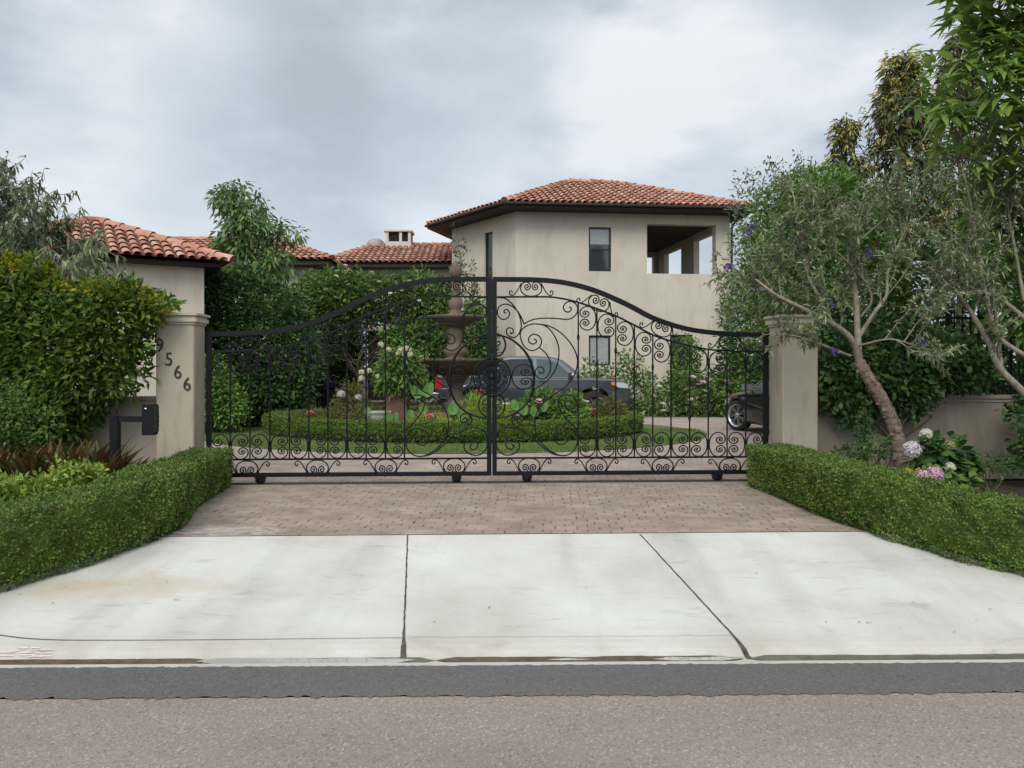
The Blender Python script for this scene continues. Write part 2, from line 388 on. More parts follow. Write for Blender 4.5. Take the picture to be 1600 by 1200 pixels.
M['tan'] = mat_leaf('meadow_leaf', [(.10, .13, .03), (.16, .17, .045), (.20, .16, .07), (.085, .12, .03)], .3, .6, 2, gain=1.25)
M['grass'] = mat_leaf('lawn_blade', [(.055, .095, .026), (.075, .12, .034), (.10, .145, .045)], .3, .5, .8)
M['lawn'] = mat_noise('lawn_turf', (.075, .115, .033), (.11, .15, .048), 6, .9, .3, 80)
M['dry'] = mat_leaf('dry_leaf', [(.07, .04, .02), (.16, .09, .045), (.05, .035, .025)], .1, .7, 3)
M['f_white'] = mat_leaf('white_petal', [(.62, .62, .54), (.75, .74, .66), (.68, .66, .54)], .3, .6, 3, .95, 1.05)
M['f_cream'] = mat_leaf('cream_petal', [(.66, .62, .38), (.74, .72, .52), (.70, .64, .42)], .3, .6, 3, .95, 1.05)
M['f_pink'] = mat_leaf('pink_petal', [(.58, .30, .40), (.66, .42, .52), (.70, .50, .58)], .3, .6, 3, .95, 1.05)
M['f_blush'] = mat_leaf('blush_petal', [(.62, .50, .54), (.72, .64, .66), (.70, .66, .62)], .3, .6, 3, .95, 1.05)
M['f_red'] = mat_leaf('coral_petal', [(.55, .06, .04), (.62, .12, .08), (.50, .04, .03)], .25, .5, 3, .95, 1.05)
M['f_salmon'] = mat_leaf('salmon_petal', [(.60, .22, .18), (.66, .34, .28)], .3, .5, 3, .95, 1.05)
M['f_purple'] = mat_leaf('purple_petal', [(.11, .055, .24), (.17, .09, .33), (.22, .13, .40)], .25, .6, 3, .9, 1.1)
M['f_spent'] = mat_leaf('spent_flower', [(.05, .03, .035), (.085, .05, .055), (.07, .045, .07)], .1, .8, 3)
M['f_green'] = mat_leaf('green_petal', [(.36, .44, .16), (.45, .50, .22)], .3, .6, 3)
# ---- vehicles
M['paint_grey'] = mat_plain('grey_metallic_paint', (.075, .080, .092), .30, .55, .5, .9, .05)
M['paint_black'] = mat_plain('black_paint', (.012, .0105, .011), .25, .0, .35, .35, .05)
M['plastic'] = mat_plain('black_plastic', (.013, .013, .015), .6)
M['tyre'] = mat_plain('tyre_rubber', (.014, .014, .015), .85)
M['rim'] = mat_plain('alloy', (.50, .50, .52), .28, .85)
M['rimdk'] = mat_plain('dark_alloy', (.10, .10, .105), .4, .7)
M['chrome'] = mat_plain('chrome', (.72, .74, .76), .12, .95)
M['carglass'] = mat_plain('tinted_glass', (.014, .017, .018), .06, 0, .35)
M['carglass_front'] = mat_plain('clear_glass', (.055, .078, .078), .06, 0, .4)
M['taillight'] = mat_plain('red_lens', (.42, .016, .022), .15, 0, .6, .6)
M['headlight'] = mat_plain('clear_lens', (.62, .64, .66), .1, .3, .6, .6)
M['amber'] = mat_plain('amber_lens', (.60, .20, .03), .2)
M['steelgrey'] = mat_plain('brushed_steel', (.40, .40, .40), .35, .7)

# ------------------------------------------------------------------ mesh helpers
class MB:
    def __init__(s): s.v = []; s.ch = []; s.n = 0
    def add(s, verts, faces, mi=0, smooth=False):
        verts = np.asarray(verts, dtype=np.float32).reshape(-1, 3)
        if isinstance(faces, np.ndarray):
            s.ch.append((faces + s.n, mi, smooth))
        else:
            by = {}
            for f in faces: by.setdefault(len(f), []).append(f)
            for k, fs in by.items(): s.ch.append((np.asarray(fs, dtype=np.int64) + s.n, mi, smooth))
        s.v.append(verts); s.n += len(verts)
    def empty(s): return s.n == 0
    # ---- shapes
    def box(s, c, d, rz=0, mi=0, taper=(1, 1)):
        x, y, z = d[0]/2, d[1]/2, d[2]/2
        pts = [(-x, -y, -z), (x, -y, -z), (x, y, -z), (-x, y, -z)]
        pts += [(a*taper[0], b*taper[1], z) for a, b, _ in pts]
        cs, sn = math.cos(rz), math.sin(rz)
        V = [(c[0]+a*cs-b*sn, c[1]+a*sn+b*cs, c[2]+h) for a, b, h in pts]
        s.add(V, [(3, 2, 1, 0), (4, 5, 6, 7), (0, 1, 5, 4), (1, 2, 6, 5), (2, 3, 7, 6), (3, 0, 4, 7)], mi)
    def quad(s, a, b, c, d, mi=0): s.add([a, b, c, d], [(0, 1, 2, 3)], mi)
    def tube(s, pts, r, sides=6, mi=0, smooth=True, cap=True):
        P = np.asarray(pts, float); n = len(P)
        rr = np.full(n, r, float) if np.isscalar(r) else np.asarray(r, float)
        T = np.gradient(P, axis=0); T /= (np.linalg.norm(T, axis=1, keepdims=True)+1e-12)
        up = np.array((0, 0, 1.)) if abs(T[0, 2]) < .9 else np.array((1., 0, 0))
        N = np.zeros_like(P); u = np.cross(T[0], up); u /= np.linalg.norm(u)
        for i in range(n):
            u = u - T[i]*np.dot(u, T[i]); u /= (np.linalg.norm(u)+1e-12); N[i] = u
        B = np.cross(T, N)
        a = np.arange(sides)*2*np.pi/sides
        V = P[:, None] + rr[:, None, None]*(np.cos(a)[None, :, None]*N[:, None] + np.sin(a)[None, :, None]*B[:, None])
        i = np.arange(n-1)[:, None]*sides; j = np.arange(sides)[None]; j2 = (j+1) % sides
        F = np.stack([i+j, i+j2, i+sides+j2, i+sides+j], -1).reshape(-1, 4)
        s.add(V.reshape(-1, 3), F, mi, smooth)
        if cap:
            s.add(V[0], [tuple(range(sides))[::-1]], mi); s.add(V[-1], [tuple(range(sides))], mi)
    def ribbon(s, pts, w, t, mi=0):
        # flat bar standing in the local XZ plane: w across the plane (y), t in the plane
        P = np.asarray(pts, float); n = len(P)
        T = np.gradient(P, axis=0); T /= (np.linalg.norm(T, axis=1, keepdims=True)+1e-12)
        N = np.stack([-T[:, 2], np.zeros(n), T[:, 0]], 1)
        Y = np.array((0, 1., 0))
        t = np.full(n, t) if np.isscalar(t) else np.asarray(t)
        V = np.stack([P+N*t[:, None]/2-Y*w/2, P-N*t[:, None]/2-Y*w/2, P-N*t[:, None]/2+Y*w/2, P+N*t[:, None]/2+Y*w/2], 1)
        i = np.arange(n-1)[:, None]*4; j = np.arange(4)[None]; j2 = (j+1) % 4
        F = np.stack([i+j, i+4+j, i+4+j2, i+j2], -1).reshape(-1, 4)
        s.add(V.reshape(-1, 3), F, mi, False)
        s.add(V[0], [(0, 1, 2, 3)], mi); s.add(V[-1], [(3, 2, 1, 0)], mi)
    def lathe(s, prof, c, sides=28, mi=0, smooth=True, axis='z', wob=0, rng=None):
        pr = np.asarray(prof, float); n = len(pr); a = np.arange(sides)*2*np.pi/sides
        r = pr[:, 0][:, None]*np.ones(sides)[None]
        if wob: r = r*(1+wob*np.sin(a*8)[None])
        x = r*np.cos(a)[None]; y = r*np.sin(a)[None]; z = pr[:, 1][:, None]*np.ones(sides)[None]
        if axis == 'z': V = np.stack([x, y, z], -1)
        elif axis == 'y': V = np.stack([x, z, -y], -1)
        else: V = np.stack([z, x, y], -1)
        V = V + np.asarray(c, float)
        i = np.arange(n-1)[:, None]*sides; j = np.arange(sides)[None]; j2 = (j+1) % sides
        F = np.stack([i+j, i+j2, i+sides+j2, i+sides+j], -1).reshape(-1, 4)
        s.add(V.reshape(-1, 3), F, mi, smooth)
    def prism(s, poly, y0, y1, mi=0):
        # polygon in (x,z), extruded along y
        n = len(poly)
        V = [(x, y0, z) for x, z in poly] + [(x, y1, z) for x, z in poly]
        s.add(V, [tuple(range(n)), tuple(range(2*n-1, n-1, -1))] + [(i, i+n, (i+1) % n+n, (i+1) % n) for i in range(n)], mi)
    def slab(s, poly, z0, z1, mi=0):
        n = len(poly)
        V = [(x, y, z0) for x, y in poly] + [(x, y, z1) for x, y in poly]
        s.add(V, [tuple(range(n-1, -1, -1)), tuple(range(n, 2*n))] + [(i, (i+1) % n, (i+1) % n+n, i+n) for i in range(n)], mi)
    # ---- leaves
    def leaves(s, pos, ax, nr, L, W, mi=0, fold=.12):
        n = len(pos)
        if n == 0: return
        ax = ax/(np.linalg.norm(ax, axis=1, keepdims=True)+1e-9)
        sd = np.cross(ax, nr); sd /= (np.linalg.norm(sd, axis=1, keepdims=True)+1e-9)
        nr = np.cross(sd, ax)
        L = np.broadcast_to(L, n)[:, None]; W = np.broadcast_to(W, n)[:, None]
        midp = pos + ax*L*.48
        V = np.stack([pos, midp-sd*W/2+nr*W*fold, pos+ax*L, midp+sd*W/2+nr*W*fold], 1)
        F = np.arange(n)[:, None]*4 + np.arange(4)[None]
        s.add(V.reshape(-1, 3), F, mi)
    def leaves_long(s, pos, ax, nr, L, W, mi=0, droop=.35, wide=.35):
        n = len(pos)
        if n == 0: return
        ax = ax/(np.linalg.norm(ax, axis=1, keepdims=True)+1e-9)
        sd = np.cross(ax, nr); sd /= (np.linalg.norm(sd, axis=1, keepdims=True)+1e-9)
        L = np.broadcast_to(L, n)[:, None]; W = np.broadcast_to(W, n)[:, None]; droop = np.broadcast_to(droop, n)[:, None]
        dz = np.array((0, 0, -1.))
        def at(t): return pos + ax*L*t + dz*L*droop*t*t
        a, b = at(wide), at(.72)
        V = np.stack([pos, a-sd*W/2, a+sd*W/2, b-sd*W*.36, b+sd*W*.36, at(1.0)], 1)
        o = np.arange(n)[:, None]*6
        s.add(V.reshape(-1, 3), o+np.array([[0, 1, 2]]), mi, True)
        k = len(s.ch)-1
        base = s.n - n*6
        s.ch.append((base+o+np.array([[1, 3, 4, 2]]), mi, True))
        s.ch.append((base+o+np.array([[3, 5, 4]]), mi, True))
    def mesh(s, name, mats):
        me = bpy.data.meshes.new(name)
        V = np.concatenate(s.v) if s.v else np.zeros((0, 3), np.float32)
        me.vertices.add(len(V)); me.vertices.foreach_set('co', V.ravel())
        loops = np.concatenate([c[0].ravel() for c in s.ch]); tot = np.concatenate([np.full(len(c[0]), c[0].shape[1]) for c in s.ch])
        me.loops.add(len(loops)); me.loops.foreach_set('vertex_index', loops.astype(np.int32))
        me.polygons.add(len(tot))
        st = np.concatenate([[0], np.cumsum(tot)[:-1]])
        me.polygons.foreach_set('loop_start', st.astype(np.int32))
        me.polygons.foreach_set('loop_total', tot.astype(np.int32))
        me.polygons.foreach_set('material_index', np.concatenate([np.full(len(c[0]), c[1]) for c in s.ch]).astype(np.int32))
        me.polygons.foreach_set('use_smooth', np.concatenate([np.full(len(c[0]), c[2]) for c in s.ch]).astype(bool))
        for m in (mats if isinstance(mats, (list, tuple)) else [mats]): me.materials.append(m)
        me.update(calc_edges=True); me.validate()
        return me

ORG = {}
def thing(name, label, cat, loc=(0, 0, 0), rotz=0, group=None):
    o = bpy.data.objects.new(name, None); COL.objects.link(o)
    o.empty_display_size = .1
    o.location = loc; o.rotation_euler = (0, 0, rotz); o['label'] = label; o['category'] = cat
    if group: o['group'] = group
    ORG[o.name] = np.array(loc, np.float32)
    return o
def obj(name, mb, mats, parent=None, local=False, label=None):
    """one mesh object; coordinates are world ones unless local."""
    if parent is not None and not local:
        off = ORG[parent.name]
        mb.v = [v-off for v in mb.v]
    o = bpy.data.objects.new(name, mb.mesh(name, mats)); COL.objects.link(o)
    if parent is not None:
        o.parent = parent
        ORG[o.name] = np.zeros(3, np.float32) if local else ORG[parent.name]
    if label: o['label'] = label
    return o
def tag(o, label, cat, group=None):
    o['label'] = label; o['category'] = cat
    if group: o['group'] = group
    return o
def struct(name, mb, mats, kind='structure'):
    o = obj(name, mb, mats); o['kind'] = kind
    return o
def P(px, py, Y): return np.array(((px-760)*Y/1200, Y, CAMZ-(py-572)*Y/1200))
def catmull(pts, n=8):
    p = np.asarray(pts, float)
    p = np.vstack([2*p[0]-p[1], p, 2*p[-1]-p[-2]])
    out = []
    for i in range(1, len(p)-2):
        for t in np.arange(n)/n:
            a, b, c, d = p[i-1], p[i], p[i+1], p[i+2]
            out.append(.5*(2*b+(c-a)*t+(2*a-5*b+4*c-d)*t*t+(3*b-a-3*c+d)*t**3))
    out.append(p[-2])
    return np.array(out)
def unit(v): return v/(np.linalg.norm(v, axis=-1, keepdims=True)+1e-9)

# ================================================================== GROUND AND STREET
# (Y at X=0, slope dY/dX, Z)
def yl(y0, k, x): return y0 + k*x
PROF = [(4.40, .014, -.258), (4.455, .014, -.258), (4.475, .014, -.272), (4.560, .014, -.272), (4.615, .014, -.240), (4.67, .015, -.226), (4.76, .016, -.215),
        (5.4, .022, -.1425), (6.0, .028, -.0745), (6.66, .034, 0.0)]
def apron_z(x, y):
    ys = [yl(a, k, x) for a, k, z in PROF]; zs = [p[2] for p in PROF]
    return float(np.interp(y, ys, zs))
def apron_pt(px, py, dz=0.0):
    Y = 5.0
    for _ in range(40):
        X = (px-760)*Y/1200
        Y = .5*Y + .5*(CAMZ-apron_z(X, Y))*1200/(py-572)
    X = (px-760)*Y/1200
    return np.array((X, Y, apron_z(X, Y)+dz))

mb = MB()
gx = [-400, -60, -20, -8, -4, -2, 0, 2, 4, 8, 20, 60, 400]
gy = [(-300, 0, -.30), (3.8, 0, -.30), (4.35, .014, -.30), (4.70, .015, -.255), (5.4, .022, -.162), (6.0, .028, -.094), (6.7, .034, -.020), (9, 0, -.02), (20, 0, -.02), (60, 0, -.02), (900, 0, -.02)]
V = [(x, y+k*max(-10, min(10, x)), z) for y, k, z in gy for x in gx]
nx = len(gx)
F = [(j*nx+i, j*nx+i+1, (j+1)*nx+i+1, (j+1)*nx+i) for j in range(len(gy)-1) for i in range(nx-1)]
mb.add(V, F); struct('ground', mb, M['soil'])

def sheet(name, xs, rows, mat, kind='structure'):
    m = MB(); n = len(xs)
    V = [(x, y+k*x, z) for y, k, z in rows for x in xs]
    F = [(j*n+i, j*n+i+1, (j+1)*n+i+1, (j+1)*n+i) for j in range(len(rows)-1) for i in range(n-1)]
    m.add(V, F); return struct(name, m, mat, kind)
xr = [-40, -10, -5, 0, 5, 10, 40]
sheet('road', xr, [(-8, .0, -.268), (1.0, .01, -.262), (4.0, .016, -.258)], M['asphalt'])
mb = MB()
rng = np.random.default_rng(5)
xs = np.concatenate([[-40], np.linspace(-8, 8, 641), [40]])
jt = np.concatenate([[0], np.cumsum(rng.normal(0, .003, 641))*.3 + rng.normal(0, .009, 641), [0]])
V = [(x, 4.004+.016*x+j, -.254) for x, j in zip(xs, jt)] + [(x, 4.40+.014*x+rng.normal(0, .004), -.2535) for x in xs]
n = len(xs); mb.add(V, [(i, i+1, n+i+1, n+i) for i in range(n-1)])
struct('road_edge_strip', mb, M['asphalt_dark'])
xa = list(np.linspace(-12, 12, 49))
m_ap = MB(); NA = 60
def apron_lim(y):
    return float(np.interp(y, [4.9, 5.15, 5.4, 6.0, 6.66], [-12, -4.4, -3.75, -3.3, -3.1])), float(np.interp(y, [5.1, 5.35, 5.7, 6.0, 6.66], [12, 5.3, 4.6, 4.2, 3.7]))
rows_ = []
for (y0, k0, z0), (y1, k1, z1) in zip(PROF[:-1], PROF[1:]):
    nn = 6 if y0 > 4.7 else 1
    rows_ += [(y0+(y1-y0)*i/nn, k0+(k1-k0)*i/nn, z0+(z1-z0)*i/nn) for i in range(nn)]
rows_.append(PROF[-1])
V = []
for y, k, z in rows_:
    a_, b_ = apron_lim(y)
    V += [(x, y+k*x, z) for x in np.linspace(a_, b_, NA)]
m_ap.add(V, [(j*NA+i, j*NA+i+1, (j+1)*NA+i+1, (j+1)*NA+i) for j in range(len(rows_)-1) for i in range(NA-1)])
struct('concrete_apron', m_ap, M['concrete'])
sheet('brick_driveway', list(np.linspace(-3.42, 3.56, 9)), [(6.664, .034, .004), (9.0, .045, .004), (10.2, .045, .004)], M['pavers'])
sheet('motor_court', list(np.linspace(-7, 9, 15)), [(10.204, .045, .004), (12.8, .02, .004), (18, 0, .004), (24.0, 0, .004)], M['court'])

# joints and cut lines in the apron
def strip(name, pts, widths, mat, dz=.003, kind='structure'):
    m = MB(); Lf, Rt = [], []
    pts = np.asarray(pts, float); T = np.gradient(pts[:, :2], axis=0); T /= np.linalg.norm(T, axis=1, keepdims=True)
    for p, t, w in zip(pts, T, widths):
        for sgn, lst in ((1, Lf), (-1, Rt)):
            x, y = p[0]-sgn*t[1]*w/2, p[1]+sgn*t[0]*w/2
            lst.append((x, y, apron_z(x, y)+dz))
    n = len(Lf); m.add(Lf+Rt, [(i, i+1, n+i+1, n+i) for i in range(n-1)])
    return struct(name, m, mat, kind)
rng = np.random.default_rng(3)
for k, (a, b) in enumerate((((637, 836), (630, 1030)), ((1000, 835), (1172, 1030)))):
    A, B = apron_pt(*a), apron_pt(*b)
    t = np.linspace(0, 1, 50)[:, None]
    L = A+(B-A)*t; L[:, 0] += rng.normal(0, .0012, 50)
    strip('expansion_joint', L, np.where(t[:, 0] > .84, .012+.14*(t[:, 0]-.84), .011)*(1+rng.normal(0, .13, 50)), M['crack'], .004)
cut = [(-60, 985), (0, 993), (40, 998), (90, 1000.5), (150, 1001), (300, 1000.5), (450, 999), (630, 997)]
L = np.array([apron_pt(*c) for c in catmull([(a, b, 0) for a, b in cut], 6)[:, :2]])
strip('cut_line', L, np.interp(np.arange(len(L)), [0, len(L)*.5, len(L)], [.010, .007, .0035]), M['crack'], .004)
L = np.array([apron_pt(x, 996.5-.006*(x-640)+.4*math.sin(x*.11)) for x in np.arange(640, 1150, 14)])
strip('cut_line', L, np.full(len(L), .0022), M['crackstain'], .004)
# gutter mud, wet strip, puddle
def gutter(name, x0, x1, ylo, yhi, z, mat, seed, rough=.012, kind='structure'):
    r = np.random.default_rng(seed); xs = np.linspace(x0, x1, int((x1-x0)*30)+4)
    w = np.clip(np.minimum(xs-x0, x1-xs)/.12, 0, 1)
    k1 = np.convolve(r.normal(0, 1, len(xs)+8), np.ones(9)/5, 'valid'); k2 = np.convolve(r.normal(0, 1, len(xs)+8), np.ones(9)/5, 'valid')
    mid = (ylo+yhi)/2
    lo = mid+(ylo-mid)*w + k1*rough*.4*w; hi = mid+(yhi-mid)*w + k2*rough*w
    lo = np.maximum(lo, 4.458); hi = np.maximum(hi, lo+.002)
    m = MB(); n = len(xs)
    m.add([(x, y+.014*x, z) for x, y in zip(xs, lo)]+[(x, y+.014*x, z) for x, y in zip(xs, hi)], [(i, i+1, n+i+1, n+i) for i in range(n-1)])
    return struct(name, m, mat, kind)
gutter('gutter_mud', -5.5, -1.60, 4.466, 4.566, -.267, M['mud'], 1)
gutter('gutter_mud', -.30, 1.52, 4.466, 4.562, -.267, M['mud'], 2)
gutter('gutter_mud', -1.66, -.30, 4.465, 4.566, -.2685, M['wet'], 9)
gutter('wet_gutter', 1.55, 7.5, 4.464, 4.568, -.2665, M['wet'], 3)
gutter('puddle', -1.70, -.42, 4.468, 4.556, -.2645, M['water'], 4, .02)
gutter('puddle', .36, .62, 4.488, 4.53, -.2645, M['water'], 14, .02)
gutter('puddle', .98, 1.50, 4.476, 4.54, -.2645, M['water'], 15, .02)
# worn red and white paint on the kerb at far left
mb = MB(); r = np.random.default_rng(6)
for k in range(26):
    px, py = r.uniform(-30, 72), r.uniform(1012, 1028)
    a = apron_pt(px, py, .005); w = r.uniform(.03, .11); h = r.uniform(.006, .016)
    mb.quad(a+np.array((-w/2, -h/2, 0)), a+np.array((w/2, -h*.3, 0)), a+np.array((w*.4, h*.5, .0015)), a+np.array((-w*.5, h*.4, .0015)))
struct('kerb_paint', mb, M['scuff'])

# ================================================================== HOUSES
def wall_panel(mb, p0, p1, z0, z1, t, openings=(), mi=0, caps=False):
    """wall standing on p0->p1 (outer face to the right of travel), thickness t inwards."""
    p0 = np.array(p0, float); p1 = np.array(p1, float); d = p1-p0; L = np.linalg.norm(d); d /= L
    nin = np.array((-d[1], d[0]))
    ss = sorted({0.0, L, *[o[0] for o in openings], *[o[1] for o in openings]})
    zz = sorted({z0, z1, *[o[2] for o in openings], *[o[3] for o in openings]})
    def pt(s, z, k): q = p0+d*s+nin*k; return (q[0], q[1], z)
    for a, b in zip(ss[:-1], ss[1:]):
        for c, e in zip(zz[:-1], zz[1:]):
            if any(o[0]-1e-6 <= a and b <= o[1]+1e-6 and o[2]-1e-6 <= c and e <= o[3]+1e-6 for o in openings): continue
            mb.quad(pt(a, c, 0), pt(b, c, 0), pt(b, e, 0), pt(a, e, 0), mi)
            mb.quad(pt(b, c, t), pt(a, c, t), pt(a, e, t), pt(b, e, t), mi)
    for a, b, c, e in openings:
        mb.quad(pt(a, c, 0), pt(a, c, t), pt(b, c, t), pt(b, c, 0), mi)
        mb.quad(pt(a, e, 0), pt(b, e, 0), pt(b, e, t), pt(a, e, t), mi)
        mb.quad(pt(a, c, 0), pt(a, e, 0), pt(a, e, t), pt(a, c, t), mi)
        mb.quad(pt(b, c, 0), pt(b, c, t), pt(b, e, t), pt(b, e, 0), mi)
    mb.quad(pt(0, z1, 0), pt(L, z1, 0), pt(L, z1, t), pt(0, z1, t), mi)
    if not caps: return
    mb.quad(pt(0, z0, 0), pt(0, z1, 0), pt(0, z1, t), pt(0, z0, t), mi)
    mb.quad(pt(L, z0, 0), pt(L, z0, t), pt(L, z1, t), pt(L, z1, 0), mi)
def on_wall(p0, p1, s, k=0.0):
    p0 = np.array(p0, float); p1 = np.array(p1, float); d = p1-p0; d /= np.linalg.norm(d)
    return p0+d*s+np.array((-d[1], d[0]))*k
def window(parent, p0, p1, s0, s1, z0, z1, inset=.09, pane='glass', fw=.06, split=None, blind=None, name='window'):
    f = MB()
    def bar(a, b, c, e, k0, k1):
        q = [on_wall(p0, p1, a, k0), on_wall(p0, p1, b, k0), on_wall(p0, p1, b, k1), on_wall(p0, p1, a, k1)]
        f.slab([tuple(x) for x in q], c, e)
    bar(s0, s0+fw, z0, z1, inset-.03, inset+.04); bar(s1-fw, s1, z0, z1, inset-.03, inset+.04)
    bar(s0+fw, s1-fw, z0, z0+fw, inset-.03, inset+.04); bar(s0+fw, s1-fw, z1-fw, z1, inset-.03, inset+.04)
    if split: bar(s0+fw, s1-fw, split-.02, split+.02, inset-.02, inset+.035)
    fo = obj(name, f, M['frame'], parent)
    g = MB(); q = [on_wall(p0, p1, s0+fw*.5, inset+.012), on_wall(p0, p1, s1-fw*.5, inset+.012), on_wall(p0, p1, s1-fw*.5, inset+.024), on_wall(p0, p1, s0+fw*.5, inset+.024)]
    g.slab([tuple(x) for x in q], z0+fw*.5, z1-fw*.5)
    obj('pane', g, M[pane], fo)
    if blind:
        b = MB(); q = [on_wall(p0, p1, s0+fw, inset-.001), on_wall(p0, p1, s1-fw, inset-.001), on_wall(p0, p1, s1-fw, inset+.008), on_wall(p0, p1, s0+fw, inset+.008)]
        b.slab([tuple(x) for x in q], blind, z1-fw)
        obj('blind', b, M['blind'], fo)
    return fo

def tile_plane(mb, poly, w=.25, l=.40, rng=None):
    """poly: eave-left, eave-right, then upwards counter-clockwise. barrel tiles in rows."""
    poly = [np.array(p, float) for p in poly]
    e0 = poly[0]; s = poly[1]-poly[0]; L = np.linalg.norm(s); s /= L
    nrm = np.cross(s, poly[2]-poly[1]); nrm /= np.linalg.norm(nrm)
    if nrm[2] < 0: nrm = -nrm
    t = np.cross(nrm, s)
    if t[2] < 0: t = -t
    st = [(np.dot(p-e0, s), np.dot(p-e0, t)) for p in poly]
    smin, smax = min(a for a, b in st), max(a for a, b in st)
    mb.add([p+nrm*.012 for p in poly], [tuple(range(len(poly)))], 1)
    a = np.linspace(0, np.pi, 6); cw = -np.cos(a)*w*.41; ch = np.sin(a)*w*.27
    k = int(math.floor((smax-smin)/w))
    off = ((smax-smin)-k*w)/2
    for i in range(k):
        sc = smin+off+(i+.5)*w+1.3e-4
        ts = []
        for (a0, b0), (a1, b1) in zip(st, st[1:]+st[:1]):
            if (a0-sc)*(a1-sc) < 0: ts.append(b0+(b1-b0)*(sc-a0)/(a1-a0))
        if len(ts) < 2: continue
        t0, t1 = min(ts), max(ts)
        y = t0-.05
        while y < t1-.08:
            y2 = min(y+l+.06, t1+.03)
            js, jz = rng.normal(0, .006), rng.normal(0, .004)
            lo = e0+s*(sc+js)+t*y; hi = e0+s*(sc+js*.3)+t*y2
            V = [lo+s*u+nrm*(h+.045+jz) for u, h in zip(cw, ch)] + [hi+s*u*.82+nrm*(h*.9+.012) for u, h in zip(cw, ch)]
            mb.add(V, [(j, j+1, j+7, j+6) for j in range(5)], 0, True)
            y += l
def ridge_tiles(mb, a, b, r=.13, l=.42, rng=None):
    a = np.array(a, float); b = np.array(b, float); d = b-a; L = np.linalg.norm(d); d /= L
    sd = np.cross(d, (0, 0, 1)); sd /= np.linalg.norm(sd); up = np.cross(sd, d)
    an = np.linspace(-.25, np.pi+.25, 7)
    y = 0
    while y < L-.05:
        y2 = min(y+l+.05, L)
        j = rng.normal(0, .007)
        V = [a+d*y+sd*(math.cos(q)*r)+up*(math.sin(q)*r*.9+.035+j) for q in an]+[a+d*y2+sd*(math.cos(q)*r*.85)+up*(math.sin(q)*r*.8+.01) for q in an]
        mb.add(V, [(i, i+1, i+8, i+7) for i in range(6)], 0, True)
        mb.add(V[:7], [tuple(range(6, -1, -1))], 1)
        y += l
def eave_slab(mb, poly, z, h=.16):
    mb.slab([tuple(p) for p in poly], z-h, z-.01)

rngt = np.random.default_rng(12)
# ---- the tower house
A, B, Cc = (-1.34, 29.85), (1.012, 26.41), (8.62, 27.20)
D, E = (7.85, 34.6), (.10, 34.2)
ZT = 6.78
tower = thing('tower_house', 'two storey beige stucco house with red tiled hip roof and an open corner loggia', 'house', (1.012, 26.41, 0))
def s_of(px):   # distance along the front wall of an image column
    d = np.array(Cc)-np.array(B); k = (px-760)/1200
    t = (k*B[1]-B[0])/(d[0]-k*d[1]); return t*np.linalg.norm(d)
def z_of(py, s): q = on_wall(B, Cc, s); return CAMZ-(py-572)*q[1]/1200
LF = float(np.linalg.norm(np.array(Cc)-np.array(B)))
w1 = (s_of(920), s_of(955), z_of(424, 3), z_of(355, 3))
w2 = (s_of(920), s_of(954), z_of(571, 3), z_of(524, 3))
lg = (s_of(1011), s_of(1118.5), z_of(428, 6), z_of(351, 6))
dr = (s_of(1047), s_of(1082), .05, z_of(523, 6))
mb = MB()
wall_panel(mb, B, Cc, 0, ZT, .32, [w1, w2, lg, dr])
LAB = float(np.linalg.norm(np.array(B)-np.array(A)))
kx = (757-760)/1200; dAB = unit(np.array(B)-np.array(A))
def s_ab(px):
    k = (px-760)/1200
    return (k*A[1]-A[0])/(dAB[0]-k*dAB[1])
wl_ = (s_ab(757), s_ab(769.5), 2.2, CAMZ+(572-363)*on_wall(A, B, s_ab(763))[1]/1200)
wall_panel(mb, A, B, 0, ZT, .32, [wl_])
dCD = unit(np.array(D)-np.array(Cc))
lz0, lz1 = lg[2], lg[3]
LCD = float(np.linalg.norm(np.array(D)-np.array(Cc)))
ro = [(.38, 2.85, lz0-.06, lz1-.10), (4.25, 6.35, lz0-.06, lz1-.10)]
wall_panel(mb, Cc, D, 0, ZT, .22, ro)
LDE = float(np.linalg.norm(np.array(E)-np.array(D)))
wall_panel(mb, D, E, 0, ZT, .32, [(.40, 2.7, lz0-.06, lz1-.10)])
wall_panel(mb, E, A, 0, ZT, .32)
obj('wall', mb, M['stucco'], tower)
# loggia floor, ceiling and inner wall
mb = MB()
q = [tuple(on_wall(B, Cc, lg[0]-.75, .33)), tuple(on_wall(B, Cc, LF-.35, .33)), (7.6, 34.2), tuple(np.array(on_wall(B, Cc, lg[0]-.75, 7.3)))]
mb.slab(q, lz0-.55, lz0-.35)
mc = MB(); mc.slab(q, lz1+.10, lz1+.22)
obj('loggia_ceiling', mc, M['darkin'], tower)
a_, b_ = on_wall(B, Cc, lg[0]-.75, .33), on_wall(B, Cc, lg[0]-.75, 7.1)
mb.slab([tuple(a_), tuple(a_+np.array((.15, .015))), tuple(b_+np.array((.15, .015))), tuple(b_)], lz0-.35, lz1+.27)
obj('loggia', mb, M['stucco'], tower)
window(tower, B, Cc, *w1, split=(w1[2]+w1[3])/2, blind=w1[2]+.62*(w1[3]-w1[2]))
window(tower, B, Cc, *w2, pane='blind')
window(tower, A, B, *wl_, fw=.05)
window(tower, B, Cc, *dr, name='door')
ZE = 6.92
ev = [(-2.30, 29.75), (.60, 25.50), (9.28, 26.38), (8.55, 35.3), (-.65, 34.9)]
mb = MB(); eave_slab(mb, ev, ZE, .14)
obj('fascia', mb, M['fascia'], tower)
R1, R2 = (3.25, 30.0, 8.66), (5.05, 30.3, 8.66)
e3 = [(x, y, ZE) for x, y in ev]
mb = MB()
tile_plane(mb, [e3[1], e3[2], R2, R1], rng=rngt)
tile_plane(mb, [e3[0], e3[1], R1], rng=rngt)
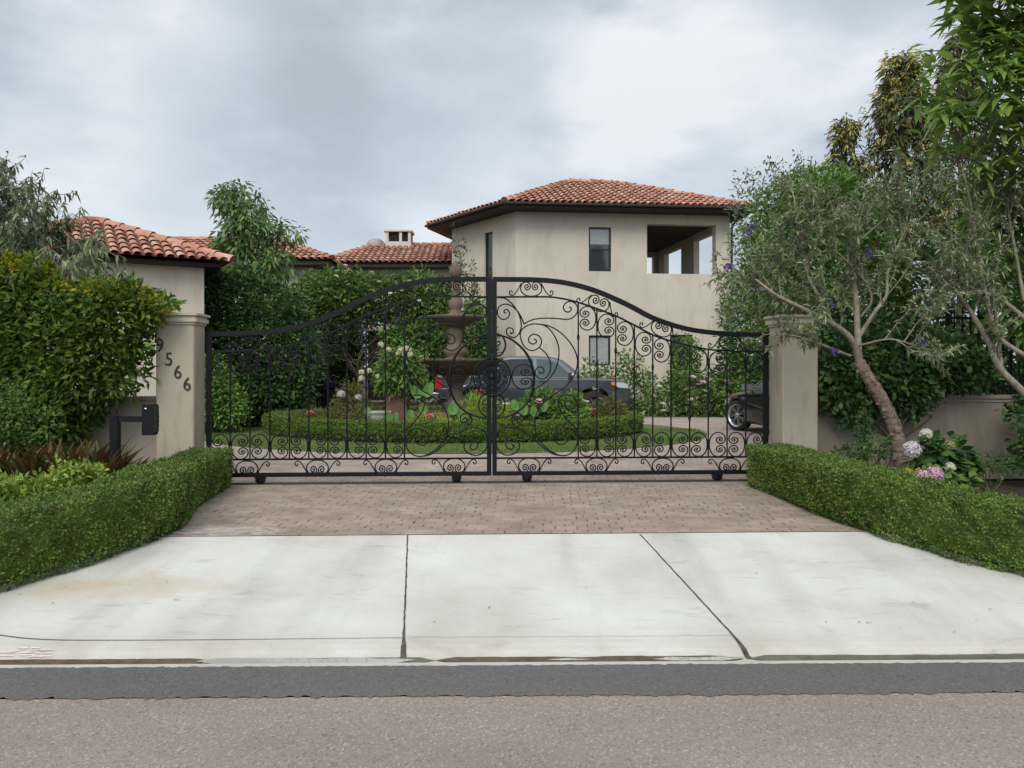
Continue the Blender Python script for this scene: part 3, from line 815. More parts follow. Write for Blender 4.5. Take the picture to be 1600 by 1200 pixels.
tile_plane(mb, [e3[2], e3[3], R2], rng=rngt)
mb.add([e3[3], e3[4], R1, R2], [(0, 1, 2, 3)], 1); mb.add([e3[4], e3[0], R1], [(0, 1, 2)], 1)
for a_, b_ in ((e3[1], R1), (e3[2], R2), (R1, R2), (e3[0], R1)): ridge_tiles(mb, a_, b_, rng=rngt)
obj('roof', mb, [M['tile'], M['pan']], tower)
mb = MB()
q = on_wall(B, Cc, LF-.02, -.06)
mb.tube([(q[0]+.06, q[1], .1), (q[0]+.06, q[1], 6.35), (q[0]+.14, q[1], 6.5), (8.95, 26.75, 6.66), (9.1, 26.6, 6.74)], .045, 6)
obj('downpipe', mb, M['fascia'], tower)
mb = MB()
for a_, b_ in ((ev[1], ev[2]), (ev[0], ev[1])):
    a3 = np.array((*a_, ZE-.05)); b3 = np.array((*b_, ZE-.05)); d = unit(b3-a3); o = np.array((d[1], -d[0], 0))*.07
    mb.tube([a3+o, b3+o], .052, 8)
obj('gutter', mb, M['fascia'], tower)

# ---- low house behind
low = thing('low_house', 'long single storey wing with red tiled roofs and a vented rooftop turret behind the shrubs', 'house', (-6, 27.5, 0))
mb = MB()
wall_panel(mb, (-16, 27.3), (-6.2, 27.3), 0, 5.05, .3)
wall_panel(mb, (-6.2, 27.3), (-6.2, 33), 0, 5.05, .3)
wall_panel(mb, (-6.19, 31.2), (-1.0, 31.2), 0, 5.45, .3, [(1.15, 2.75, .05, 2.9), (3.4, 4.2, .9, 2.4)])
obj('wall', mb, M['stucco'], low)
mb = MB()
mb.slab([(-4.9, 31.75), (-3.2, 31.75), (-3.2, 31.8), (-4.9, 31.8)], .05, 2.95)
obj('door', mb, M['darkin'], low)
mb = MB()
z1 = 5.14; zr = 6.36
a, b, c, d = (-16.5, 26.5, z1), (-5.35, 26.5, z1), (-5.35, 33.2, z1), (-16.5, 33.2, z1)
r1, r2 = (-13.2, 29.8, zr), (-8.1, 29.8, zr)
tile_plane(mb, [a, b, r2, r1], rng=rngt); tile_plane(mb, [b, c, r2], rng=rngt)
mb.add([c, d, r1, r2], [(0, 1, 2, 3)], 1); mb.add([d, a, r1], [(0, 1, 2)], 1)
for p_, q_ in ((b, r2), (r1, r2), (a, r1)): ridge_tiles(mb, p_, q_, rng=rngt)
z2 = 5.56; zr2 = 6.72
a, b, c, d = (-6.6, 30.4, z2), (-.6, 30.4, z2), (-.6, 36.6, z2), (-6.6, 36.6, z2)
r1, r2 = (-4.9, 33.5, zr2), (-.6, 33.5, zr2)
tile_plane(mb, [a, b, r2, r1], rng=rngt)
mb.add([d, a, r1], [(0, 1, 2)], 1); mb.add([c, d, r1, r2], [(0, 1, 2, 3)], 1); mb.add([b, c, r2], [(0, 1, 2)], 1)
for p_, q_ in ((a, r1), (r1, r2)): ridge_tiles(mb, p_, q_, rng=rngt)
obj('roof', mb, [M['tile'], M['pan']], low)
mb = MB()
mb.slab([(-16.4, 26.6), (-5.45, 26.6), (-5.45, 33.1), (-16.4, 33.1)], z1-.16, z1-.015)
mb.slab([(-6.5, 30.5), (-.7, 30.5), (-.7, 36.5), (-6.5, 36.5)], z2-.16, z2-.015)
obj('fascia', mb, M['fascia'], low)
tx0, tx1, ty0, ty1 = -4.33, -3.25, 33.0, 33.95
mb = MB()
zt0, zt1 = zr2-.25, zr2+.52
for x in (tx0+.06, (tx0+tx1)/2+.1, tx1-.06):
    for y in (ty0+.06, ty1-.06): mb.box((x, y, (zt0+zt1)/2), (.12, .12, zt1-zt0))
mb.box(((tx0+tx1)/2, (ty0+ty1)/2, zt1+.035), (tx1-tx0+.14, ty1-ty0+.14, .07))
mb.box(((tx0+tx1)/2, (ty0+ty1)/2, zr2-.03), (tx1-tx0-.02, ty1-ty0-.02, .26))
ch = obj('turret', mb, M['white'], low)
mb = MB()
for i in range(7):
    for xa_, xb_ in ((tx0+.12, (tx0+tx1)/2+.04), ((tx0+tx1)/2+.16, tx1-.12)):
        mb.box(((xa_+xb_)/2, ty0+.07, zr2+.10+i*.065), (xb_-xa_, .03, .012))
mb.box(((tx0+tx1)/2, (ty0+ty1)/2, zr2+.3), (tx1-tx0-.26, ty1-ty0-.3, .4))
obj('louvre', mb, M['darkin'], ch)
mb = MB(); mb.lathe([(.0, .3), (.2, .28), (.34, .18), (.42, .0), (.42, -.3)], (-4.85, 33.6, zr2+.02), 16)
obj('roof_vent', mb, M['greystone'], low)

# stone columns of the porch
for i, (px, w) in enumerate(((531, .36), (549, .26))):
    c = P(px, 600, 29.4)
    t = thing('porch_column', ('wide' if i == 0 else 'slim')+' stone porch column behind the planting '+('left of its slimmer twin' if i == 0 else 'right of the wider one'), 'column', (c[0], 29.4, 0), group='porch columns')
    mb = MB(); mb.lathe([(w*.62, 0), (w*.62, .25), (w*.5, .32), (w*.46, 1.6), (w*.40, 2.75), (w*.5, 2.8), (w*.5, 2.86)], (c[0], 29.4, 0), 16); obj('shaft', mb, M['greystone'], t)
    mb = MB(); mb.box((c[0], 29.4, 2.94), (w*1.3, w*1.3, .14)); obj('capital', mb, M['greystone'], t)

# ---- tiled pavilion at left
pav = thing('pavilion', 'small beige pavilion with low red tiled hip roof behind the left garden wall', 'pavilion', (-8.9, 17.4, 0))
zp = 3.70
pf = np.array((-math.cos(R(30)), -math.sin(R(30)))); ps_ = np.array((-math.sin(R(30)), math.cos(R(30)))); K0 = np.array((-5.45, 16.5))
def pk_(a, b): return tuple(K0+pf*a+ps_*b)
SZ = 5.0
kr, kl, kbl, kbr = [(*pk_(a, b), zp) for a, b in ((0, 0), (SZ, 0), (SZ, SZ), (0, SZ))]
apx = (*pk_(SZ/2, SZ/2), 4.74)
mb = MB(); ov = .5
wr_, wl2, wbl, wbr = pk_(ov, ov), pk_(SZ-ov, ov), pk_(SZ-ov, SZ-ov), pk_(ov, SZ-ov)
for p_, q_ in ((wl2, wr_), (wr_, wbr), (wbr, wbl), (wbl, wl2)): wall_panel(mb, p_, q_, 0, zp-.1, .3)
obj('wall', mb, M['stucco'], pav)
mb = MB()
sa = [s_ for s_ in np.linspace(.4, 3.9, 400)]
s0 = min(sa, key=lambda q: abs(760+1200*on_wall(wl2, wr_, q)[0]/on_wall(wl2, wr_, q)[1]-237))
zc0 = CAMZ+(572-449)*on_wall(wl2, wr_, s0)[1]/1200-.36
cnt = [(s0-.36, zc0-.3), (s0+.36, zc0-.3)]+[(s0+.36*math.cos(t), zc0+.36*math.sin(t)) for t in np.linspace(0, math.pi, 15)]
n = len(cnt)
Va = [(*on_wall(wl2, wr_, a, -.02), z) for a, z in cnt]+[(*on_wall(wl2, wr_, a, .1), z) for a, z in cnt]
mb.add(Va, [tuple(range(n)), tuple(range(2*n-1, n-1, -1))]+[(i, (i+1) % n, (i+1) % n+n, i+n) for i in range(n)])
obj('arched_window', mb, M['frame'], pav)
mb = MB()
for p_, q_ in ((kl, kr), (kr, kbr), (kbr, kbl), (kbl, kl)):
    tile_plane(mb, [p_, q_, apx], w=.21, l=.36, rng=rngt); ridge_tiles(mb, q_, apx, rng=rngt)
obj('roof', mb, [M['tile'], M['pan']], pav)
mb = MB(); mb.slab([pk_(.2, .2), pk_(SZ-.2, .2), pk_(SZ-.2, SZ-.2), pk_(.2, SZ-.2)][::-1], zp-.11, zp-.03); obj('fascia', mb, M['fascia'], pav)

# ================================================================== GATE PILLARS AND GARDEN WALLS
TH = math.atan(.045)
def gate_pt(u, z): return np.array((.068+u*math.cos(TH), 9.6+.045*.068+u*math.sin(TH), z))
def pillar(cx, cy, label):
    t = thing('gate_pillar', label, 'pillar', (cx, cy, 0), TH, 'gate pillars')
    m = MB(); r = .012
    w, d = .445/2, .41/2
    poly = [(-w+r, -d), (w-r, -d), (w, -d+r), (w, d-r), (w-r, d), (-w+r, d), (-w, d-r), (-w, -d+r)]
    m.slab(poly, 0, 1.955); obj('shaft', m, M['stucco_pillar'], t, True)
    m = MB()
    for z0, z1, o in ((1.957, 1.985, .018), (1.987, 2.035, .040), (2.037, 2.062, .026), (2.064, 2.092, .056)):
        m.slab([(x*(1+o/w), y*(1+o/d)) for x, y in poly], z0, z1)
    obj('cap', m, M['cap'], t, True)
    return t
pl = pillar(-3.73+.2*TH, 9.15+.205, 'stucco gate pillar carrying the house number digits beside the leafy wall')
pr = pillar(3.865, 9.47+.205, 'plain stucco gate pillar beside the grey leaved tree')
# the digits
dl = [('9', 245, 539.5), ('5', 259.0, 561), ('6', 272.5, 581), ('6', 286.8, 600)]
for k, (chh, px, py) in enumerate(dl):
    cu_ = bpy.data.curves.new('digit', 'FONT'); cu_.body = chh; cu_.size = .228; cu_.extrude = .008; cu_.offset = -.0015; cu_.align_x = 'CENTER'
    cu_.bevel_depth = .0
    to = bpy.data.objects.new('digit', cu_); COL.objects.link(to)
    bpy.context.view_layer.update()
    me = bpy.data.meshes.new_from_object(to.evaluated_get(bpy.context.evaluated_depsgraph_get()))
    bpy.data.objects.remove(to); me.materials.clear(); me.materials.append(M['digit'])
    me.name = 'digit'
    o = bpy.data.objects.new('digit', me); COL.objects.link(o); o.parent = pl
    c = P(px+3.2, py+10, 9.13)
    o.location = (c[0]+3.73-.2*TH, -.205-.009, c[2]); o.rotation_euler = (R(90), 0, 0); o.scale = (.86, 1, 1)

def garden_wall(label, u0, u1, capz, mt='stucco_wall'):
    t = thing('garden_wall', label, 'wall', (.068+(u0+u1)/2, 9.8, 0), TH)
    ORGt = t
    m = MB(); L = abs(u1-u0)
    x0, x1 = -L/2, L/2
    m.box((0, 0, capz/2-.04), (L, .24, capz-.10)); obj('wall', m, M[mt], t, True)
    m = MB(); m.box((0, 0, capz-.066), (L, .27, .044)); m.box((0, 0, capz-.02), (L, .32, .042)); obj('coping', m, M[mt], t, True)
    t.location = (.068+(u0+u1)/2*math.cos(TH), 9.6+.045*.068+(u0+u1)/2*math.sin(TH)+.1, 0)
    return t
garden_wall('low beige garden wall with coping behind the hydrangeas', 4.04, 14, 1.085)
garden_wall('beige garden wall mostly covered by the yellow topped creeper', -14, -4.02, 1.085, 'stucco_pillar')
# iron fence on the right wall
fn = thing('iron_fence', 'black iron picket fence on top of the right garden wall among leaves', 'fence', tuple(gate_pt(4.1, 1.085)+np.array((0, .1, 0))), TH)
m = MB(); m.box((3.2, 0, .115), (6.4, .03, .025)); m.box((3.2, 0, 1.0), (6.4, .03, .03)); obj('rail', m, M['iron'], fn, True)
m = MB(); m.box((0, 0, .53), (.016, .016, 1.06)); m.box((0, 0, 1.10), (.03, .03, .09), 0, 0, (.1, .1))
pk0 = obj('picket', m, M['iron'], fn, True); pk0.location = (.06, 0, 0)
for i in range(1, 52):
    c = pk0.copy(); COL.objects.link(c); c.parent = fn; c.location = (.06+i*.109, 0, 0)
for x in (.02, 1.85, 3.9, 6.0):
    m = MB(); m.box((x, 0, .58), (.05, .05, 1.15)); obj('post', m, M['iron'], fn, True)

# ================================================================== THE GATE
def zuv(zx, zy):
    """pixel of the traced right leaf -> local (u,z) of the gate plane"""
    px, py = 740+.3*zx, 420+.3*zy
    k = (px-760)/1200; X = k*9.6/(1-.045*k); Y = 9.6+.045*X
    return ((X-.068)/math.cos(TH), CAMZ-(py-572)*Y/1200)
def trace(pts, n=8):
    return catmull([(zuv(*p)[0], 0, zuv(*p)[1]) for p in pts], n)
U1 = 3.511
GW = {}
gate_parts = []     # (name, MB)
def gp(name, fn):
    m = MB(); fn(m); gate_parts.append((name, m))
zb0, zb1 = .115, .158
top = [(100, 55), (300, 57), (420, 65), (520, 82), (620, 110), (720, 150), (820, 197), (920, 250), (1020, 288), (1120, 315), (1220, 330), (1320, 339), (1420, 343), (1537, 344)]
TOP = trace(top, 6)
ztl = TOP[0][2]; ztr = TOP[-1][2]
US0, US1 = .034, U1-.027
gp('top_rail', lambda m: m.ribbon(TOP, .056, .058))
gp('stile', lambda m: m.box((US0, 0, (zb0-.02+ztl)/2), (.054, .058, ztl-zb0+.02)))
gp('stile', lambda m: m.box((US1, 0, (zb0-.02+ztr)/2), (.054, .058, ztr-zb0+.02)))
gp('bottom_rail', lambda m: m.box(((US0+US1)/2, 0, .118), (US1-US0-.054, .060, .048)))
zl = zuv(700, 983)[1]
gp('lower_rail', lambda m: m.box(((US0+US1)/2, 0, zl), (US1-US0-.054, .026, .022)))
thin = [(122, 147), (300, 146), (400, 147), (470, 157), (545, 175), (640, 207), (740, 245), (840, 295), (935, 345), (1030, 377), (1135, 404), (1230, 420), (1320, 428), (1420, 430), (1512, 431)]
THIN = trace(thin, 6)
gp('upper_rail', lambda m: m.ribbon(THIN, .026, .021))
pk = [545, 642, 740, 837, 933, 1028, 1125, 1222, 1320, 1417]
collars = {545: (355, 560), 642: (495,), 740: (425, 620), 837: (560,), 933: (512,), 1028: (650,), 1125: (575, 775), 1222: (700,), 1320: (600,), 1417: (690,)}
for p_ in pk:
    u = zuv(p_, 800)[0]; zt = float(np.interp(u, THIN[:, 0], THIN[:, 2]))
    def f(m, u=u, zt=zt, p_=p_):
        m.tube([(u, 0, zl), (u, 0, zt)], .0098, 7)
        for c in collars[p_]:
            z = zuv(p_, c)[1]
            m.lathe([(.009, -.04), (.017, -.024), (.013, -.014), (.022, 0), (.013, .014), (.017, .024), (.009, .04)], (u, 0, z), 9)
    gp('picket', f)
# C scrolls
_h = [(0, 0, 0), (.03, .35, 0), (.12, .65, 0), (.28, .88, 0), (.48, .985, 0), (.70, .93, 0), (.88, .75, 0), (.95, .50, 0), (.90, .25, 0), (.73, .09, 0), (.53, .13, 0), (.42, .33, 0),
      (.47, .52, 0), (.62, .60, 0), (.74, .52, 0), (.77, .38, 0), (.69, .28, 0), (.60, .30, 0), (.57, .38, 0), (.63, .43, 0)]
half = catmull(_h, 4)[:, :2]
half[0] = (0, 0)
CS = np.vstack([half[::-1], half[1:]*np.array((1, -1))])
def cscroll(m, uc, zc, w, h, back=1, rot=0.0, r=.0085, sides=6):
    """back=-1: the round back lies at the left"""
    x = (CS[:, 0]-.5)*w*(-back); z = CS[:, 1]*h/2
    c, s = math.cos(rot), math.sin(rot)
    pts = np.stack([uc+x*c-z*s, np.zeros(len(x)), zc+x*s+z*c], 1)
    k = np.arange(len(pts)); tt = np.minimum(k, len(pts)-1-k)/30
    m.tube(pts, r*(.75+.25*np.clip(tt, 0, 1)), sides)
    for e_ in (pts[0], pts[-1]): m.lathe([(0, -r*1.6), (r*1.3, -r), (r*1.6, 0), (r*1.3, r), (0, r*1.6)], e_, 7)
tops = [195, 235, 275, 330, 362, 402, 417, 430, 432, 432]
bnd = pk+[1512]
for i in range(10):
    x0, x1 = bnd[i]+5, bnd[i+1]-5
    ua, ub = zuv(x0, 800)[0], zuv(x1, 800)[0]
    zt = zuv((x0+x1)/2, tops[i])[1]; zb = zuv((x0+x1)/2, tops[i]+125)[1]
    bk = 1 if i % 2 == 0 else -1
    gp('scroll', lambda m, ua=ua, ub=ub, zt=zt, zb=zb, bk=bk: cscroll(m, (ua+ub)/2, (zt+zb)/2, ub-ua, zt-zb, bk))
    zt2, zb2 = zuv(x0, 851)[1], zuv(x0, 979)[1]
    gp('scroll', lambda m, ua=ua, ub=ub, zt=zt2, zb=zb2, bk=bk: cscroll(m, (ua+ub)/2, (zt+zb)/2, ub-ua, zt-zb, bk))
# crest ornaments: a U with inward curls and two side tails
def crest(m, uc, zc, s, rot=0.0, flip=1):
    c, sn = math.cos(rot), math.sin(rot)
    def tr(pts):
        return np.array([(uc+(x*c-z*flip*sn)*s, 0, zc+(x*sn+z*flip*c)*s) for x, z in pts])
    # U scroll: back at the bottom
    x = CS[:, 1]*56; z = -40+CS[:, 0]*78
    # stretch so that the back is below
    P_ = tr(list(zip(x, z))); m.tube(P_, .0085, 6)
    for sg in (-1, 1):
        tl = [(sg*52, 28), (sg*60, 12), (sg*70, -6), (sg*82, -24), (sg*96, -35), (sg*109, -32), (sg*114, -20), (sg*107, -11), (sg*99, -17), (sg*102, -23)]
        q = catmull([(a, b, 0) for a, b in tl], 5)[:, :2]
        m.tube(tr(q), .0078, 6)
ps = .3*9.65/1200
for (zx, zy, rot) in ((300, 103, 0), (652, 180, -.36), (978, 312, -.40), (1335, 384, -.07)):
    u, z = zuv(zx, zy); gp('crest_scroll', lambda m, u=u, z=z, rot=rot: crest(m, u, z, ps, rot))
for zx in (290, 640, 985, 1335):
    u, z = zuv(zx, 1026); gp('base_scroll', lambda m, u=u, z=z: crest(m, u, z, ps, 0, -1))
# the large scrolls between the stile and the first picket
S = [
 [(122, 150), (165, 155), (205, 188), (236, 238), (248, 290), (240, 330), (220, 355), (195, 356), (175, 340), (171, 320), (185, 307), (203, 313), (207, 330), (196, 338), (190, 328)],
 [(168, 232), (160, 228), (160, 216), (176, 213), (187, 232), (176, 257), (150, 263), (129, 247), (124, 220), (136, 195), (165, 184), (200, 195), (232, 225), (251, 258), (262, 287)],
 [(262, 287), (300, 268), (350, 258), (420, 258), (490, 263), (522, 250), (540, 225), (540, 195), (520, 174), (495, 171), (473, 185), (468, 205), (480, 223), (500, 223), (509, 208), (498, 198)],
 [(312, 378), (322, 372), (317, 360), (300, 361), (290, 378), (302, 398), (328, 400), (350, 382), (346, 352), (315, 338), (283, 352), (270, 385)],
 [(312, 378), (322, 372), (317, 360), (300, 361), (290, 378), (302, 396), (328, 399), (352, 380), (348, 355), (318, 340)],
 [(352, 380), (340, 412), (305, 425), (268, 408), (246, 372), (244, 340), (256, 312), (285, 293), (330, 287), (385, 300), (430, 345), (470, 350)],
]
S = S[:3]
S.append([(314, 367), (324, 370), (327, 382), (311, 392), (290, 383), (287, 362), (300, 346), (317, 341), (340, 350), (353, 372), (350, 396), (332, 417), (303, 426), (275, 415), (254, 387), (243, 350), (248, 322), (267, 303), (290, 292), (319, 287), (375, 298), (415, 340), (440, 395), (444, 450), (430, 515), (400, 565), (360, 600), (324, 622)])
S.append([(330, 287), (390, 297), (450, 330), (503, 385), (533, 440), (541, 490), (530, 540), (500, 590), (455, 632), (400, 665), (350, 713), (323, 770), (319, 830), (336, 880), (375, 930), (420, 960), (460, 973), (500, 965), (530, 935), (541, 890), (528, 852), (500, 831), (465, 830), (432, 850), (421, 880), (432, 906), (456, 915), (482, 904), (489, 885), (475, 869), (456, 872), (456, 887)])
S.append([(342, 409), (380, 445), (400, 490), (398, 535), (375, 568), (346, 572), (325, 555), (322, 530), (340, 511), (360, 516), (366, 534), (350, 545), (342, 534)])
S.append([(541, 838), (490, 790), (456, 740), (441, 695), (451, 666), (480, 656), (513, 664), (534, 692), (524, 722), (496, 732), (476, 716), (478, 693), (498, 686), (510, 699), (500, 711)])
S.append([(460, 973), (425, 968), (385, 949), (340, 910), (290, 864), (230, 834), (185, 825), (142, 840), (122, 872), (118, 910), (131, 946), (160, 968), (200, 967), (234, 944), (237, 911), (215, 889), (186, 890), (168, 910), (176, 934), (196, 940), (210, 925), (200, 913)])
S.append([(284, 860), (250, 845), (215, 815), (198, 787), (210, 761), (238, 754), (258, 772), (252, 796), (231, 797), (224, 781), (236, 772)])
S.append([(318, 624), (310, 652), (320, 680), (345, 691), (368, 676), (368, 655), (351, 649), (340, 661), (350, 668)])
for i, s_ in enumerate(S):
    gp('large_scroll', lambda m, s_=s_: m.tube(trace(s_, 6), .0092, 6))
gp('ring_arc', lambda m: m.tube(trace([(122, 345), (160, 352), (200, 370), (240, 401), (272, 437), (297, 482), (311, 530), (315, 575), (310, 620), (297, 665), (272, 706), (240, 736), (205, 757), (165, 771), (122, 778)], 6), np.interp(np.arange(85), [0, 8, 30, 60, 84], [.010, .012, .018, .014, .010]), 7))
u0, z0 = zuv(200, 562); u1_, _ = zuv(312, 562); zt, zb = zuv(250, 497)[1], zuv(250, 628)[1]
gp('scroll', lambda m: cscroll(m, (u0+u1_)/2, (zt+zb)/2, u1_-u0, zt-zb, -1, 0, .009))
gp('large_scroll', lambda m: m.tube(trace([(122, 338), (150, 352), (165, 385), (163, 415), (145, 445), (122, 457)], 6), .013, 6))
gp('large_scroll', lambda m: m.tube(trace([(122, 380), (135, 378), (138, 390), (128, 397), (122, 396)], 5), .009, 6))
gp('large_scroll', lambda m: m.tube(trace([(122, 650), (150, 668), (163, 700), (158, 735), (140, 760), (122, 772)], 6), .010, 6))
gp('large_scroll', lambda m: m.tube(trace([(122, 680), (138, 685), (142, 700), (130, 708), (122, 704)], 5), .008, 6))
gp('large_scroll', lambda m: m.tube(trace([(122, 745), (138, 735), (138, 722), (126, 718)], 5), .008, 6))
for zx in (278, 1268):
    u, _ = zuv(zx, 1090)
    def f(m, u=u):
        m.box((u, 0, .083), (.125, .075, .022)); m.box((u-.045, 0, .055), (.02, .07, .05)); m.box((u+.045, 0, .055), (.02, .07, .05))
    gp('wheel_bracket', f)
    gp('wheel', lambda m, u=u: m.lathe([(0, -.022), (.036, -.022), (.042, -.012), (.036, 0), (.042, .012), (.036, .022), (0, .022)], (u, 0, .046), 16, axis='y'))
cg = gate_pt(0, 0)
right_leaf = thing('gate_leaf', 'right leaf of the black wrought iron scroll gate, in front of the parked pickup bonnet', 'gate', tuple(cg), TH, 'wrought iron gate leaves')
left_leaf = thing('gate_leaf', 'left leaf of the black wrought iron scroll gate, in front of the stone fountain', 'gate', tuple(cg), TH, 'wrought iron gate leaves')
for nm, m in gate_parts:
    o = obj(nm, m, M['iron'], right_leaf, True)
    # mirrored copy for the left leaf: same data turned half about the vertical axis (the ironwork is symmetric front to back)
    c = o.copy(); COL.objects.link(c); c.parent = left_leaf; c.rotation_euler = (0, 0, math.pi)
# centre medallion, fixed to the right leaf
um, zm = 0.0, zuv(95, 562)[1]
m = MB()
rg = .232
for rr, th in ((rg, .013), (rg-.030, .007)):
    a = np.linspace(0, 2*np.pi, 61); m.tube(np.stack([rr*np.cos(a), np.full(61, -.036), zm+rr*np.sin(a)], 1), th, 6, cap=False)
med = obj('medallion', m, M['iron'], right_leaf, True)
m = MB(); r = np.random.default_rng(8)
for k in range(12):
    a0 = k*np.pi/6
    for r0, w, h in ((.150, .085, .10), (.085, .07, .075)):
        a1 = a0+(0 if r0 > .1 else np.pi/12)
        x = (CS[::3, 0]-.5)*w; z = CS[::3, 1]*h/2; c, s = math.cos(a1), math.sin(a1)
        m.tube(np.stack([r0*c+x*c-z*s, np.full(len(x), -.036), zm+r0*s+x*s+z*c], 1), .0062, 5)
for k in range(6):
    a0 = k*np.pi/3
    m.tube([(0, -.036, zm), (.19*math.cos(a0), -.036, zm+.19*math.sin(a0))], .006, 5)
m.lathe([(0, -.02), (.03, -.015), (.04, 0), (.03, .012), (0, .015)], (0, -.036, zm), 14, axis='y')
obj('filigree', m, M['iron'], med, True)
# the ground track
tk = thing('gate_track', 'dark steel ground track under the iron gate', 'track', tuple(gate_pt(0, 0)), TH)
m = MB(); m.box((0, 0, .008), (7.1, .11, .010)); obj('plate', m, M['railsteel'], tk, True)
m = MB(); m.tube([(-3.55, 0, .012), (3.55, 0, .012)], .011, 8); obj('rail', m, M['railsteel'], tk, True)

# ================================================================== ENTRY KEYPAD POST
c = P(180, 650, 7.9)
kp = thing('entry_keypad', 'black square post with bracket arm carrying an entry keypad box', 'keypad post', (c[0], 7.9, 0))
m = MB(); m.box((c[0], 7.9, c[2]/2), (.080, .080, c[2])); obj('post', m, M['iron'], kp)
x2 = P(226, 0, 7.9)[0]
m = MB(); m.box(((c[0]+.040+x2)/2, 7.9, c[2]-.032), (x2-c[0]-.040, .056, .056)); obj('arm', m, M['iron'], kp)
m = MB()
b0 = P(222, 632, 7.86); b1 = P(241, 680, 7.86); bx = (b0[0]+b1[0])/2; bz = (b0[2]+b1[2])/2; bw = b1[0]-b0[0]; bh = b0[2]-b1[2]
m.box((bx, 7.9, bz), (bw, .10, bh), 0)
hs = obj('housing', m, M['iron'], kp)
m = MB()
for i in range(4):
    for j in range(3): m.box((bx+bw/2+.016, 7.875+j*.024, bz+.06-i*.04), (.010, .015, .024), 0)
m.box((bx+bw/2+.006, 7.9, bz+.01), (.012, .086, bh*.86), 0)
obj('key_panel', m, M['plastic'], kp)
m = MB(); m.lathe([(0, -.01), (.011, -.008), (.013, .004)], (bx-.02, 7.846, bz+bh*.36), 10, axis='y'); obj('lock', m, M['chrome'], kp)

# ================================================================== VEHICLES
def inset(poly, b):
    p = np.asarray(poly, float); n = len(p)
    area = .5*np.sum(p[:, 0]*np.roll(p[:, 1], -1)-np.roll(p[:, 0], -1)*p[:, 1])
    sg = 1 if area > 0 else -1
    e = np.roll(p, -1, 0)-p; e /= np.linalg.norm(e, axis=1, keepdims=True)+1e-9
    nr = np.stack([-e[:, 1], e[:, 0]], 1)*sg
    v = nr+np.roll(nr, 1, 0); v /= np.maximum(np.linalg.norm(v, axis=1, keepdims=True), .35)
    return p+v*b
def body(mb, poly, yf, b=.05, mi=0):
    """side outline (x,z) swept across the width; yf(x,z) = half width there"""
    n = len(poly); inn = inset(poly, b); mid = inset(poly, b*.3)
    layers = []
    for pl_, sg, dd in ((inn, -1, 0), (mid, -1, b*.35), (np.asarray(poly), -1, b), (np.asarray(poly), 1, b), (mid, 1, b*.35), (inn, 1, 0)):
        layers.append([(x, sg*(yf(x, z)-dd), z) for x, z in pl_])
    V = [p for l in layers for p in l]
    F = [(k*n+i, k*n+(i+1) % n, (k+1)*n+(i+1) % n, (k+1)*n+i) for k in range(5) for i in range(n)]
    area = .5*sum(poly[i][0]*poly[(i+1) % n][1]-poly[(i+1) % n][0]*poly[i][1] for i in range(n))
    mb.add(V, F, mi, True)
    mb.add(layers[0], [tuple(range(n))], mi); mb.add(layers[5], [tuple(range(n-1, -1, -1))], mi)
def arcpts(cx, cz, r, a0, a1, n=12): return [(cx+r*math.cos(a), cz+r*math.sin(a)) for a in np.linspace(R(a0), R(a1), n)]
def side_panel(mb, poly, yf, off=.006, th=.014, side=-1, mi=0):
    n = len(poly)
    V = [(x, side*(yf(x, z)+off), z) for x, z in poly]+[(x, side*(yf(x, z)+off-th), z) for x, z in poly]
    mb.add(V, [tuple(range(n)), tuple(range(2*n-1, n-1, -1))]+[(i, (i+1) % n, (i+1) % n+n, i+n) for i in range(n)], mi)
def wheel(parent, x, y, r, rim_r, side, spokes=6, style='dark'):
    m = MB(); w = .11
    m.lathe([(rim_r, -w), (r-.05, -w), (r-.012, -w*.8), (r, -w*.4), (r, w*.4), (r-.012, w*.8), (r-.05, w), (rim_r, w)], (x, y, r), 32, axis='y')
    o = obj('wheel', m, M['tyre'], parent, True)
    m = MB()
    m.lathe([(rim_r+.004, -w*.9), (rim_r-.02, -w*.85), (rim_r-.035, 0), (rim_r-.02, w*.85), (rim_r+.004, w*.9)], (x, y, r), 32, axis='y')
    yo = y+side*w*.62
    for k in range(spokes):
        for dlt in ((-.16, .16) if style == 'twin' else (0,)):
            a = 2*math.pi*k/spokes+dlt
            sw = .011 if style == 'twin' else .030
            p0 = np.array((math.cos(a-dlt*.6)*.05, 0, math.sin(a-dlt*.6)*.05)); p1 = np.array((math.cos(a), 0, math.sin(a)))*(rim_r-.01)
            t = unit(np.array((-math.sin(a), 0, math.cos(a))))*sw; q = np.array((x, yo, r)); d = np.array((0, side*-.03, 0))
            V = [q+p0-t, q+p0+t, q+p1+t, q+p1-t]; V += [v+d for v in V]
            m.add(V, [(0, 1, 2, 3), (7, 6, 5, 4), (0, 4, 5, 1), (1, 5, 6, 2), (2, 6, 7, 3), (3, 7, 4, 0)])
    m.lathe([(0, side*-.02), (.05, side*-.015), (.06, side*.012), (.03, side*.02), (0, side*.02)], (x, yo, r), 14, axis='y')
    obj('rim', m, M['rim'] if style == 'twin' else M['rimdk'], o, True)
    m = MB(); m.lathe([(0, 0), (rim_r-.04, 0)], (x, y-side*.01, r), 24, axis='y'); obj('hub_disc', m, M['plastic'], o, True)
    return o

